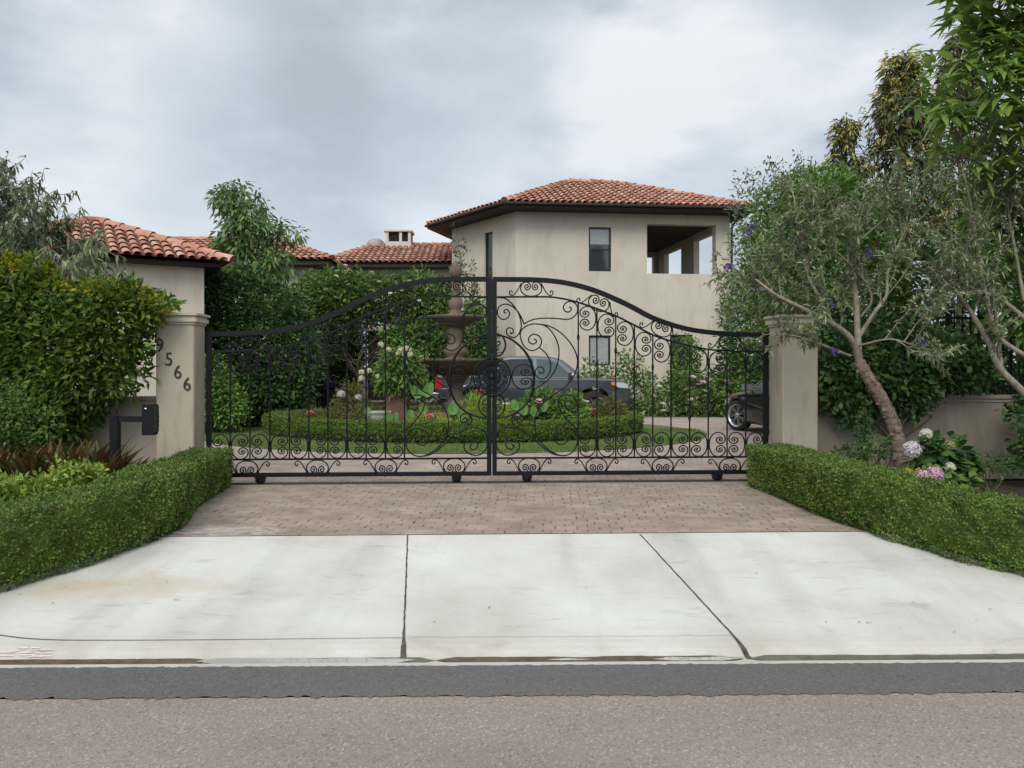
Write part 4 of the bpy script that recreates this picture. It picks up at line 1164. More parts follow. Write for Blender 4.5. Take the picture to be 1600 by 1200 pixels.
# ---- the pickup (heads right, +x)
TY = 22.35
tk_ = thing('pickup_truck', 'dark grey double cab pickup parked nose right in front of the tower house', 'pickup truck', (1.30, TY, .004), R(-1.5))
wt = .93
yb = lambda x, z: (wt-.05*max(0, (abs(x)-2.2)/.55)**2)*(1-.06*max(0, (.75-z))-.05*max(0, z-.85))
fa, ra, wr = 1.72, -1.62, .47
outl = [(-2.66, .56), (-2.70, .80), (-2.68, 1.16), (-2.62, 1.20), (-1.05, 1.19), (-.98, 1.12), (1.10, 1.12), (1.55, 1.125), (2.15, 1.10), (2.50, 1.055), (2.66, .985), (2.73, .80), (2.70, .50), (2.56, .40), (2.24, .40)]
outl += arcpts(fa, .42, wr, 0, 180, 14)+[(1.20, .38), (-1.10, .38)]+arcpts(ra, .42, wr, 0, 180, 14)+[(-2.13, .48)]
m = MB(); body(m, outl, yb, .05); obj('body', m, M['paint_grey'], tk_, True)
yc = lambda x, z: .87-.15*max(0, min(1, (z-1.08)/.66))**1.3
cab = [(-1.02, 1.10), (-1.01, 1.40), (-.98, 1.63), (-.90, 1.70), (-.65, 1.735), (.15, 1.74), (.55, 1.715), (.80, 1.65), (1.36, 1.18), (1.42, 1.10)]
m = MB(); body(m, cab, yc, .045); obj('cab', m, M['paint_grey'], tk_, True)
for sd in (-1, 1):
    for nm_, pl_, gl in (('rear_side_window', [(-.91, 1.17), (-.90, 1.50), (-.84, 1.62), (-.60, 1.65), (.02, 1.655), (.05, 1.17)], 'carglass'),
                         ('front_side_window', [(.15, 1.16), (.12, 1.655), (.48, 1.635), (.72, 1.53), (1.14, 1.16)], 'carglass_front')):
        m = MB(); side_panel(m, pl_, yc, .004, .012, sd); obj(nm_, m, M[gl], tk_, True)
    m = MB()
    for x in (-.02, 1.02, -.98): m.box((x, sd*(wt-.005), .80), (.012, .02, .66))
    obj('door_seam', m, M['plastic'], tk_, True)
    for x in (.18, -.86): m = MB(); m.box((x+.1, sd*(wt+.0), 1.03), (.17, .05, .03)); obj('door_handle', m, M['plastic'], tk_, True)
    for cx_ in (fa, ra):
        m = MB(); o_ = arcpts(cx_, .42, wr+.075, -4, 184, 16); i_ = arcpts(cx_, .42, wr-.005, 184, -4, 16)
        side_panel(m, o_+i_, yb, .022, .05, sd)
        obj('wheel_arch_flare', m, M['paint_grey'], tk_, True)
    m = MB(); m.tube([(-1.0, sd*.95, .40), (1.12, sd*.95, .40)], .045, 8); obj('side_step', m, M['steelgrey'], tk_, True)
    m = MB(); m.box((1.06, sd*1.02, 1.20), (.10, .20, .14), 0, 0, (.8, .9)); m.box((1.09, sd*.90, 1.15), (.05, .12, .03)); obj('mirror', m, M['plastic'], tk_, True)
    m = MB(); m.box((1.095, sd*1.02, 1.235), (.075, .19, .05), 0, 0, (.8, .9)); obj('mirror_cap', m, M['chrome'], tk_, True)
    for x in (fa, ra): wheel(tk_, x, sd*.80, .385, .235, sd)
    m = MB(); side_panel(m, [(2.28, .90), (2.22, 1.01), (2.52, 1.00), (2.66, .94), (2.68, .84), (2.46, .85)], yb, .012, .05, sd); obj('headlight', m, M['headlight'], tk_, True)
    m = MB(); side_panel(m, [(2.22, .93), (2.18, 1.0), (2.31, .995), (2.34, .91)], yb, .018, .03, sd); obj('indicator', m, M['amber'], tk_, True)
    m = MB(); m.box((-2.63, sd*.83, .98), (.17, .15, .34)); obj('taillight', m, M['taillight'], tk_, True)
m = MB(); m.add([(.84, -.66, 1.61), (.84, .66, 1.61), (1.33, .78, 1.20), (1.33, -.78, 1.20)], [(0, 1, 2, 3)]); m.v[0] = m.v[0]+np.array((.022, 0, .02), np.float32); obj('windscreen', m, M['carglass_front'], tk_, True)
m = MB(); m.box((-.985, 0, 1.42), (.02, 1.1, .34)); obj('rear_window', m, M['carglass'], tk_, True)
m = MB(); m.box((2.66, 0, .72), (.14, 1.1, .34)); obj('grille', m, M['plastic'], tk_, True)
m = MB(); body(m, [(2.42, .36), (2.40, .56), (2.74, .60), (2.82, .54), (2.80, .42), (2.70, .34)], lambda x, z: .90-.22*max(0, x-2.45), .03); obj('front_bumper', m, M['plastic'], tk_, True)
m = MB(); body(m, [(-2.80, .50), (-2.82, .66), (-2.76, .72), (-2.60, .70), (-2.60, .50)], lambda x, z: .90, .02); obj('rear_bumper', m, M['chrome'], tk_, True)
m = MB(); m.box((-2.71, 0, .94), (.03, 1.42, .42)); m.box((-2.73, 0, 1.02), (.02, .3, .06)); obj('tailgate', m, M['paint_grey'], tk_, True)
m = MB(); m.box((-.1, 0, .48), (4.9, 1.45, .36)); obj('chassis', m, M['plastic'], tk_, True)

# ---- the dark car at right (heads left and away)
wc = P(1155, 0, 17.35)
hd = R(97)       # heading
FX = 1.42            # front axle ahead of the car's middle
c_, s_ = math.cos(hd), math.sin(hd)
# left wheel centre in car coordinates is (FX, +.80): on this heading the left side faces the camera
ox, oy = wc[0]-(FX*c_-.80*s_), wc[1]-(FX*s_+.80*c_)
cr = thing('parked_car', 'glossy dark saloon car with bright alloy wheel half hidden by the right gate pillar', 'car', (ox, oy, .004), hd)
yq = lambda x, z: (.92-.16*max(0, (abs(x)-1.45)/.85)**2)*(1-.10*max(0, (.55-z))-.10*max(0, z-.66))
rw = .345
outl = [(-2.28, .40), (-2.34, .66), (-2.28, .92), (-2.0, .98), (-1.2, .98), (.75, .93), (1.45, .86), (1.95, .76), (2.20, .64), (2.26, .50), (2.20, .26), (1.86, .22)]
outl += arcpts(FX, .34, rw+.035, -8, 188, 14)+[(1.0, .20), (-.98, .20)]+arcpts(-1.42, .34, rw+.035, -8, 188, 14)+[(-1.84, .24), (-2.18, .28)]
m = MB(); body(m, outl, yq, .07); obj('body', m, M['paint_black'], cr, True)
yd = lambda x, z: .80-.26*max(0, min(1, (z-.9)/.5))**1.2
gh = [(-1.75, .90), (-1.55, 1.08), (-1.05, 1.32), (-.55, 1.42), (-.05, 1.42), (.35, 1.34), (.98, .98), (1.10, .88)]
m = MB(); body(m, gh, yd, .05); obj('cabin', m, M['paint_black'], cr, True)
for sd in (-1, 1):
    m = MB(); side_panel(m, [(-1.38, .99), (-1.0, 1.24), (-.55, 1.345), (-.40, 1.35), (-.38, .97)], yd, .004, .012, sd); obj('rear_side_window', m, M['carglass'], cr, True)
    m = MB(); side_panel(m, [(-.28, .97), (-.30, 1.35), (-.02, 1.345), (.30, 1.27), (.78, .97)], yd, .004, .012, sd); obj('front_side_window', m, M['carglass_front'], cr, True)
    m = MB(); m.tube([(-1.42, sd*(yd(-1.4, .96)+.006), .955), (.85, sd*(yd(.8, .95)+.006), .945)], .009, 6); m.tube([(.86, sd*(yd(.86, .96)+.004), .96), (.34, sd*(yd(.3, 1.30)+.006), 1.30), (-.02, sd*(yd(0, 1.37)+.006), 1.375)], .010, 6); obj('window_trim', m, M['chrome'], cr, True)
    m = MB(); m.box((.70, sd*.97, 1.0), (.12, .20, .13), 0, 0, (.8, .9)); m.box((.72, sd*.88, .95), (.05, .12, .03)); obj('mirror', m, M['steelgrey'], cr, True)
    for x in (FX, -1.42):
        wh = wheel(cr, x, sd*.80, rw, .255, sd, 7, 'twin')
        if x == FX:
            st_ = R(20); wh.rotation_euler = (0, 0, st_); cw_ = Vector((x, sd*.80, 0)); wh.location = cw_-Vector((cw_.x*math.cos(st_)-cw_.y*math.sin(st_), cw_.x*math.sin(st_)+cw_.y*math.cos(st_), 0))
    m = MB(); side_panel(m, [(.93, .72), (.90, .77), (1.05, .78), (1.06, .74)], yq, .010, .02, sd); obj('side_vent', m, M['chrome'], cr, True)
    m = MB(); side_panel(m, [(1.74, .60), (1.62, .72), (1.95, .70), (2.12, .62), (2.08, .56)], yq, .010, .05, sd); obj('headlight', m, M['headlight'], cr, True)
    m = MB(); side_panel(m, [(-2.16, .70), (-1.95, .86), (-2.2, .88), (-2.26, .72)], yq, .010, .05, sd); obj('taillight', m, M['taillight'], cr, True)
    m = MB(); m.box((.86, sd*.905, .60), (.010, .02, .56)); m.box((-.34, sd*.905, .60), (.010, .02, .6)); obj('door_seam', m, M['plastic'], cr, True)
m = MB(); m.add([(.40, -.52, 1.33), (.40, .52, 1.33), (.98, .70, 1.0), (.98, -.70, 1.0)], [(0, 1, 2, 3)]); m.v[0] = m.v[0]+np.array((.02, 0, .018), np.float32); obj('windscreen', m, M['carglass_front'], cr, True)
m = MB(); m.add([(-.95, -.52, 1.36), (-.95, .52, 1.36), (-1.62, .66, 1.05), (-1.62, -.66, 1.05)], [(3, 2, 1, 0)]); m.v[0] = m.v[0]+np.array((-.02, 0, .018), np.float32); obj('rear_window', m, M['carglass'], cr, True)
m = MB(); m.box((0, 0, .36), (3.9, 1.3, .30)); obj('chassis', m, M['plastic'], cr, True)

# ================================================================== THE ISLAND AND FOUNTAIN
ICX, ICY = -.72, 17.0
def ring_pts(rx, ry, n=96): return [(ICX+rx*math.cos(a), ICY+ry*math.sin(a)) for a in np.linspace(0, 2*np.pi, n, endpoint=False)]
m = MB(); n = 96
m.add([(x, y, .012) for x, y in ring_pts(5.45, 4.3)]+[(x, y, .05) for x, y in ring_pts(4.0, 2.9)], [(i, (i+1) % n, (i+1) % n+n, i+n) for i in range(n)])
struct('lawn', m, M['lawn'])
m = MB(); m.add([(x, y, .16) for x, y in ring_pts(3.9, 2.8)], [tuple(range(n))]); struct('island_soil', m, M['soil'])
rng = np.random.default_rng(77)
N = 26000
a = rng.uniform(0, 2*np.pi, N); q = np.sqrt(rng.uniform(.50, 1.0, N))
gx_ = ICX+5.47*q*np.cos(a); gy_ = ICY+4.32*q*np.sin(a)
keep = (gy_ < 17.5); gx_, gy_ = gx_[keep], gy_[keep]; k = len(gx_)
m = MB(); pos = np.stack([gx_, gy_, np.full(k, .012)], 1); ax = np.stack([rng.normal(0, .45, k), rng.normal(0, .45, k), np.ones(k)], 1)
m.leaves(pos, ax, rng.normal(0, 1, (k, 3)), rng.uniform(.04, .075, k), .012)
struct('lawn_grass', m, M['grass'], 'stuff')

FXc, FYc = -.68, 17.0
ft = thing('fountain', 'tall brown stone fountain with two bowls in the middle of the round flower bed', 'fountain', (FXc, FYc, .16))
m = MB(); m.lathe([(.48, .16), (.48, .34), (.40, .38), (.30, .42), (.24, .55), (.27, .62), (.20, .68), (.165, .80), (.16, 1.0), (.20, 1.12), (.27, 1.20), (.34, 1.27), (.33, 1.30)], (FXc, FYc, 0), 28); obj('pedestal', m, M['fount'], ft)
m = MB(); m.lathe([(.20, 1.24), (.42, 1.28), (.72, 1.38), (.93, 1.50), (1.01, 1.56), (1.035, 1.585), (1.03, 1.61), (1.0, 1.615), (.95, 1.57), (.70, 1.50), (0, 1.44)], (FXc, FYc, 0), 48, wob=.006); obj('lower_bowl', m, M['fount'], ft)
m = MB(); m.lathe([(.24, 1.44), (.26, 1.62), (.18, 1.66), (.25, 1.72), (.28, 1.80), (.20, 1.90), (.15, 1.98), (.17, 2.08), (.21, 2.24), (.19, 2.30), (.13, 2.33)], (FXc, FYc, 0), 24); obj('middle_stem', m, M['fount'], ft)
m = MB(); m.lathe([(.12, 2.30), (.22, 2.34), (.40, 2.42), (.56, 2.50), (.605, 2.545), (.60, 2.57), (.57, 2.565), (.40, 2.52), (0, 2.48)], (FXc, FYc, 0), 40, wob=.008); obj('upper_bowl', m, M['fount'], ft)
m = MB(); m.lathe([(.20, 2.52), (.22, 2.58), (.12, 2.66), (.12, 2.72), (.155, 2.78), (.16, 2.88), (.10, 2.95), (.08, 3.05), (.11, 3.12), (.13, 3.16), (.09, 3.20), (.11, 3.30), (.11, 3.36), (.05, 3.42)], (FXc, FYc, 0), 20); obj('upper_stem', m, M['fount'], ft)
m = MB(); m.lathe([(.05, 3.40), (.12, 3.46), (.145, 3.54), (.13, 3.62), (.07, 3.70), (.02, 3.78), (0, 3.80)], (FXc, FYc, 0), 18); obj('finial', m, M['fount'], ft)
m = MB(); a = rng.uniform(0, 2*np.pi, 1500); k = len(a)
pos = np.stack([FXc+1.035*np.cos(a), FYc+1.035*np.sin(a), 1.605+rng.normal(0, .01, k)], 1)
ax = np.stack([np.cos(a)*.6+rng.normal(0, .3, k), np.sin(a)*.6+rng.normal(0, .3, k), rng.normal(-.2, .6, k)], 1)
m.leaves(pos, ax, rng.normal(0, 1, (k, 3)), rng.uniform(.02, .05, k), .012)
obj('moss', m, M['tan'], ft)
m = MB(); m.lathe([(1.20, .16), (1.20, .34), (1.26, .36), (1.26, .42), (1.12, .42), (1.10, .30), (0, .29)], (FXc, FYc, 0), 40); obj('basin', m, M['terra'], ft)
# big terracotta pot and a small urn in the bed
pc = P(621, 640, 15.6)
pt_ = thing('terracotta_pot', 'large square terracotta planter under the white flowered shrub', 'pot', (pc[0], 15.6, .16))
m = MB(); m.box((pc[0], 15.6, .60), (.40, .40, .62), 0, 0, (1.16, 1.16)); m.box((pc[0], 15.6, .93), (.52, .52, .07)); obj('planter', m, M['terra'], pt_)
m = MB(); m.box((pc[0], 15.6, .20), (.46, .46, .16)); obj('plinth', m, M['greystone'], pt_)
pc2 = P(591, 650, 14.9)
ur = thing('stone_urn', 'small grey stone urn on a foot between elephant ear leaves', 'urn', (pc2[0], 14.9, .16))
m = MB(); m.lathe([(.15, .14), (.15, .2), (.07, .26), (.09, .32), (.20, .40), (.24, .50), (.23, .53), (.27, .56), (.27, .585), (.22, .58), (0, .52)], (pc2[0], 14.9, 0), 22); obj('bowl', m, M['greystone'], ur)
m = MB(); m.lathe([(.19, .12), (.19, .17), (.16, .18)], (pc2[0], 14.9, 0), 22); obj('foot', m, M['greystone'], ur)
pc3 = P(690, 655, 15.1)
tr_ = thing('planting_trough', 'low reddish trough at the foot of the fountain', 'trough', (pc3[0], 15.1, .16))
m = MB(); m.box((pc3[0], 15.1, .36), (.95, .32, .26), 0, 0, (1.06, 1.1)); m.box((pc3[0], 15.1, .50), (1.06, .40, .05)); obj('trough', m, M['terra'], tr_)

# ================================================================== VEGETATION
def in_poly(px, py, poly):
    poly = np.asarray(poly, float); x0, y0 = poly[:, 0], poly[:, 1]; x1, y1 = np.roll(x0, -1), np.roll(y0, -1)
    ins = np.zeros(len(px), bool); dmin = np.full(len(px), 1e9)
    for a, b, c, d in zip(x0, y0, x1, y1):
        if b != d:
            hit = ((b > py) != (d > py)) & (px < (c-a)*(py-b)/(d-b)+a); ins ^= hit
        L2 = (c-a)**2+(d-b)**2+1e-9
        t = np.clip(((px-a)*(c-a)+(py-b)*(d-b))/L2, 0, 1)
        dmin = np.minimum(dmin, np.hypot(px-a-t*(c-a), py-b-t*(d-b)))
    return ins, dmin
def mass_points(poly, Y, depth, n, rng, front=.62, back=.2, ymin=None, ymax=None):
    """points through a rounded leafy volume whose outline seen from the street is poly (photo columns/rows at distance Y)"""
    W = np.array([P(a, b, Y) for a, b in poly]); q = W[:, [0, 2]]
    lo, hi = q.min(0), q.max(0)
    X, Z, Dm = [], [], []
    while sum(map(len, X)) < n:
        u = rng.uniform(lo, hi, (n*2, 2)); ins, d = in_poly(u[:, 0], u[:, 1], q)
        X.append(u[ins, 0]); Z.append(u[ins, 1]); Dm.append(d[ins])
    X, Z, Dm = (np.concatenate(v)[:n] for v in (X, Z, Dm))
    h = depth*np.sqrt(np.clip(1-(1-np.minimum(1, Dm/(depth*1.1)))**2, .02, 1))
    k = rng.random(n); s = np.where(k < front, -rng.uniform(.78, 1.0, n), np.where(k < front+back, rng.uniform(.6, 1.0, n), rng.uniform(-.7, .6, n)))
    Yp = Y+h*s
    if ymin is not None: Yp = np.maximum(Yp, ymin)
    if ymax is not None: Yp = np.minimum(Yp, ymax)
    cx, cz = q[:, 0].mean(), q[:, 1].mean()
    nr = np.stack([(X-cx)/(hi[0]-lo[0]+.01)*1.2, np.where(np.abs(s) > .6, np.sign(s), s)*np.ones(n), (Z-cz)/(hi[1]-lo[1]+.01)*1.0+.25], 1)
    pos = np.stack([X, Yp, np.maximum(Z, .03)], 1)
    return pos, unit(nr)
def clumps(mb, pos, nr, per, rc, L, W, rng, mi=0, droop=.2, long=False, spread=.6, flat=.5, wide=.35, bend=.3):
    """leaf sprays round each point"""
    n = len(pos); N = n*per
    c = np.repeat(pos, per, 0); m = np.repeat(nr, per, 0)
    o = rng.normal(0, 1, (N, 3)); o = unit(o)*rng.random((N, 1))**.5
    p = c+o*rc*np.array((1, 1, .85)); p[:, 2] = np.maximum(p[:, 2], .02)
    ax = unit(o)*.7+m*.55+rng.normal(0, spread, (N, 3)); ax[:, 2] -= droop
    up = np.tile((0, 0, 1.), (N, 1))*flat+m*.5+rng.normal(0, .45, (N, 3))
    Lx = L*rng.uniform(.65, 1.25, N); Wx = W*rng.uniform(.75, 1.25, N)
    if long: mb.leaves_long(p, ax, up, Lx, Wx, mi, bend, wide)
    else: mb.leaves(p, ax, up, Lx, Wx, mi)
def twig(mb, a, b, r0, r1, rng, wob=.12, n=6, sides=5):
    a = np.array(a, float); b = np.array(b, float); t = np.linspace(0, 1, n)[:, None]
    L = np.linalg.norm(b-a); q = a+(b-a)*t; q[1:-1] += rng.normal(0, wob*L/n*1.2, (n-2, 3))
    mb.tube(catmull(q, 3), np.linspace(r0, r1, (n-1)*3+1), sides); return q
def limbs(mb, base, targets, r, rng, hub=.35):
    base = np.array(base, float); targets = np.asarray(targets)
    c = targets.mean(0); h = base+(c-base)*hub; h[2] = max(h[2], base[2]+.1)
    twig(mb, base-np.array((0, 0, .05)), h, r, r*.75, rng, .1)
    for t in targets: twig(mb, h+rng.normal(0, r*.3, 3), t, r*.55, r*.12, rng, .22)
def bush(name, label, cat, poly, Y, depth, n, per, rc, L, W, mat, seed, droop=.15, group=None, base=None, nl=7, bark='bark', r=.03, extra=None, long=False, ymin=None, ymax=None, base_z=0.0, flat=.5, part='foliage', bend=.3, front=.62, back=.2):
    rng = np.random.default_rng(seed)
    pos, nr = mass_points(poly, Y, depth, n, rng, ymin=ymin, ymax=ymax, front=front, back=back)
    if base is None: base = (pos[:, 0].mean(), Y, base_z)
    t = thing(name, label, cat, tuple(base), group=group)
    m = MB(); clumps(m, pos, nr, per, rc, L, W, rng, 0, droop, long, flat=flat, bend=bend)
    obj(part, m, M[mat], t)
    m = MB(); limbs(m, base, pos[rng.choice(n, min(nl, n), False)], r, rng)
    obj('stems', m, M[bark], t)
    if extra:
        for nm, mt, sel, n2, per2, rc2, L2, W2 in extra:
            pp, nn = mass_points(sel, Y, depth, n2, rng, ymin=ymin, ymax=ymax)
            m = MB(); clumps(m, pp+nn*.05, nn, per2, rc2, L2, W2, rng, 0, droop*.3); obj(nm, m, M[mt], t)
    return t

# ---- blossoms: a few heads, copied
def bloom_mesh(kind, r, mat, seed):
    rng = np.random.default_rng(seed); m = MB()
    if kind == 'rose':
        for k, (nn, tilt, rr) in enumerate(((6, .35, 1.0), (5, .8, .8), (4, 1.3, .55))):
            a = np.arange(nn)*2*np.pi/nn+k; ax = np.stack([np.cos(a), np.sin(a), np.full(nn, tilt)], 1)
            up = np.stack([-np.cos(a)*tilt, -np.sin(a)*tilt, np.ones(nn)], 1)
            m.leaves(np.zeros((nn, 3)), ax, up, r*rr*1.25, r*rr*1.15, 0, .2)
    elif kind == 'ball':
        n = 150; d = unit(rng.normal(0, 1, (n, 3))); d[:, 2] = np.where(d[:, 2] < -.4, -d[:, 2], d[:, 2])
        for k in range(4):
            t1 = unit(np.cross(d, rng.normal(0, 1, (n, 3)))); m.leaves(d*r*rng.uniform(.72, 1.08, (n, 1)), t1+d*rng.uniform(.0, .6, (n, 1)), d, r*rng.uniform(.24, .42, n), r*.30, 0, .15)
    elif kind == 'spike':
        n = 130; h = rng.random(n); a = rng.uniform(0, 2*np.pi, n); rr = r*.30*(1-h*.85)
        d = np.stack([np.cos(a), np.sin(a), np.full(n, .25)], 1)
        p = np.stack([np.cos(a)*rr, np.sin(a)*rr, h*r*1.9], 1)
        m.leaves(p, d, rng.normal(0, 1, (n, 3)), r*.30, r*.26, 0)
    return m.mesh('bloom', M[mat])
BL = {}
def bloom(parent, kind, r, mat, pt, rng, tilt=.5, name='bloom'):
    key = (kind, r, mat, int(rng.integers(0, 2)))
    if key not in BL: BL[key] = bloom_mesh(kind, r, mat, len(BL)+1)
    o = bpy.data.objects.new(name, BL[key]); COL.objects.link(o); o.parent = parent
    o.location = tuple(np.asarray(pt, float)-ORG[parent.name])
    o.rotation_euler = (rng.normal(.35, tilt*.5), rng.normal(0, tilt*.5), rng.uniform(0, 6.28)); s = rng.uniform(.8, 1.2); o.scale = (s, s, s)
    return o
def blooms_px(parent, kind, r, mat, pts, Y, rng, name='bloom', tilt=.5):
    for a, b in pts: bloom(parent, kind, r, mat, P(a, b, Y), rng, tilt, name)

# ------------------------------------------------------------ clipped box hedges
def hedge(label, path, h, th, side, seed, dens=7600, leaf=(.026, .0165), bumps=.020, nat='box', group='clipped box hedges'):
    """path: base line of the face towards the drive; side=+1: body lies to the left of travel"""
    rng = np.random.default_rng(seed)
    p = np.asarray(path, float); fine = []
    for a, b in zip(p[:-1], p[1:]):
        k = max(2, int(np.linalg.norm(b-a)/.05)); fine += [a+(b-a)*t for t in np.linspace(0, 1, k, endpoint=False)]
    fine.append(p[-1]); fine = np.array(fine)
    ker = np.ones(5)/5
    sm = fine.copy()
    for c in range(3):
        e = np.concatenate([[fine[0, c]]*2, fine[:, c], [fine[-1, c]]*2]); sm[:, c] = np.convolve(e, ker, 'valid')
    T = np.gradient(sm[:, :2], axis=0); T /= np.linalg.norm(T, axis=1, keepdims=True)+1e-9
    Nn = np.stack([-T[:, 1], T[:, 0]], 1)*side       # towards the body
    L = np.concatenate([[0], np.cumsum(np.linalg.norm(np.diff(sm[:, :2], axis=0), axis=1))])
    def pt(s, u, v):   # s along, u into the body, v up
        x = np.interp(s, L, sm[:, 0]); y = np.interp(s, L, sm[:, 1]); z = np.interp(s, L, sm[:, 2])
        nx_ = np.interp(s, L, Nn[:, 0]); ny_ = np.interp(s, L, Nn[:, 1])
        return np.stack([x+nx_*u, y+ny_*u, z+v], -1), np.stack([nx_, ny_, np.zeros_like(nx_)], -1)
    mid = p[len(p)//2]
    t = thing('box_hedge', label, 'hedge', tuple(mid), group=group)
    # woody core
    m = MB(); ins = .05
    S = np.linspace(.05, L[-1]-.05, max(8, int(L[-1]/.12))); prof = [(.15, .05), (ins+.01, .17), (ins, h-.10), (ins+.05, h-ins), (th-ins-.05, h-ins), (th-ins, h-.10), (th-ins-.01, .17), (th-.15, .05)]
    V = np.stack([pt(S, np.full(len(S), u), np.full(len(S), v))[0] for u, v in prof], 1)
    k = len(prof); i = np.arange(len(S)-1)[:, None]*k; j = np.arange(k)[None]; j2 = (j+1) % k
    m.add(V.reshape(-1, 3), np.stack([i+j, i+j2, i+k+j2, i+k+j], -1).reshape(-1, 4))
    m.add(V[0], [tuple(range(k))]); m.add(V[-1], [tuple(range(k-1, -1, -1))])
    obj('core', m, M[nat], t)
    # leaf shell
    per = h*2+th; area = L[-1]*per+2*h*th; N = int(area*dens)
    s = rng.uniform(0, L[-1], N); w = rng.uniform(0, per, N)
    ends = rng.random(N) < 2*h*th/area
    u = np.where(w < h, 0, np.where(w < h+th, w-h, th)); v = np.where(w < h, w, np.where(w < h+th, h, per-w))
    nn_u = np.where(w < h, -1., np.where(w < h+th, 0, 1.)); nn_v = np.where((w >= h) & (w < h+th), 1., 0)
    # rounded edges
    rr = .035
    for ue, sg in ((0, -1), (th, 1)):
        near = (np.abs(u-ue) < rr) & (v > h-rr)
        du, dv = (u-(ue-sg*rr)), (v-(h-rr)); l = np.hypot(du, dv)+1e-6
        u = np.where(near, (ue-sg*rr)+du/l*rr, u); v = np.where(near, (h-rr)+dv/l*rr, v); nn_u = np.where(near, du/l, nn_u); nn_v = np.where(near, dv/l, nn_v)
    e0 = ends & (rng.random(N) < .5); e1 = ends & ~e0
    s = np.where(e0, 0, np.where(e1, L[-1], s)); u = np.where(ends, rng.uniform(0, th, N), u); v = np.where(ends, rng.uniform(0.02, h, N), v)
    ph1 = rng.uniform(0, 6, 8); fr = rng.uniform(3, 14, (8, 2))
    bump = sum(np.sin(fr[i_, 0]*s+fr[i_, 1]*(u+v)*1.3+ph1[i_]) for i_ in range(8))/4*bumps
    bump += .012*np.sin(s*31+v*27)
    dep = -np.abs(rng.normal(0, .018, N))+bump+rng.exponential(.006, N)
    dep -= np.where(v < .10, (.10-v)*.6, 0)
    pos, nx3 = pt(s, u+nn_u*dep*(~ends), v+nn_v*dep*(~ends))
    tt = np.stack([nx3[:, 1], -nx3[:, 0], nx3[:, 2]], 1)*side
    nrm = nx3*nn_u[:, None]; nrm[:, 2] += nn_v
    endv = np.where(e0[:, None], -tt, np.where(e1[:, None], tt, 0)); nrm = np.where(ends[:, None], endv, nrm); pos = pos+endv*dep[:, None]
    ax = nrm*.55+rng.normal(0, .7, (N, 3)); ax[:, 2] += .25
    up = nrm*.4+rng.normal(0, .6, (N, 3)); up[:, 2] += .5
    pos[:, 2] = np.maximum(pos[:, 2], np.interp(s, L, sm[:, 2])+.02)
    m = MB(); m.leaves(pos, ax, up, leaf[0]*rng.uniform(.6, 1.3, N), leaf[1]*rng.uniform(.7, 1.3, N))
    # stray shoots above the cut
    K = int(L[-1]*60); s2 = rng.uniform(0, L[-1], K); q, _ = pt(s2, rng.uniform(0, th, K), np.full(K, h)+rng.uniform(0, .02, K))
    clumps(m, q, np.tile((0, 0, 1.), (K, 1)), 6, .018, leaf[0], leaf[1], rng, 0, -.2)
    obj('foliage', m, M[nat], t)
    K = int(L[-1]*th*260); s2 = rng.uniform(0, L[-1], K); q, _ = pt(s2, rng.uniform(-.01, th+.01, K), np.full(K, h)+rng.normal(0, .012, K)+.006)
    m = MB(); clumps(m, q, np.tile((0, 0, 1.), (K, 1)), 7, .02, leaf[0]*.9, leaf[1]*.9, rng, 0, -.15)
    K = int(L[-1]*h*70); s2 = rng.uniform(0, L[-1], K); q, n3 = pt(s2, np.full(K, -.012), h*rng.uniform(.1, 1, K)**.6)
    clumps(m, q, -n3, 5, .018, leaf[0]*.9, leaf[1]*.9, rng, 0, -.1)
    obj('new_growth', m, M['box_new'], t)
    return t
def zb(x, y): return apron_z(x, y) if y < 6.75 else 0.0
def hp(pts): return [(x, y, zb(x, y)-.01) for x, y in pts]
hedge('clipped box hedge left of the drive, long front length curving to the street', hp([(-2.78, 7.30), (-2.70, 6.85), (-2.70, 6.55), (-3.0, 5.93), (-3.38, 5.36), (-3.9, 4.98), (-4.6, 4.86), (-5.6, 4.86)]), .52, .55, -1, 21)
hedge('short clipped box hedge block between the left gate pillar and the long hedge', hp([(-3.07, 9.30), (-2.98, 8.3), (-2.88, 7.36)]), .47, .46, -1, 22)
hedge('clipped box hedge right of the drive in front of the hydrangeas', hp([(3.17, 9.36), (3.19, 8.3), (3.21, 7.3), (3.27, 6.79), (3.49, 6.35), (3.73, 5.97), (3.96, 5.71), (4.4, 5.40), (5.2, 5.2), (6.4, 5.15)]), .50, .55, 1, 23)
# the round hedge of the island
ring = [(ICX+4.12*math.cos(a), ICY+3.02*math.sin(a), .03) for a in np.linspace(-np.pi*.5, np.pi*1.5, 90)]
hedge('low clipped hedge round the oval flower bed with the fountain', ring, .36, .42, 1, 24, 2600, (.038, .024), .015)

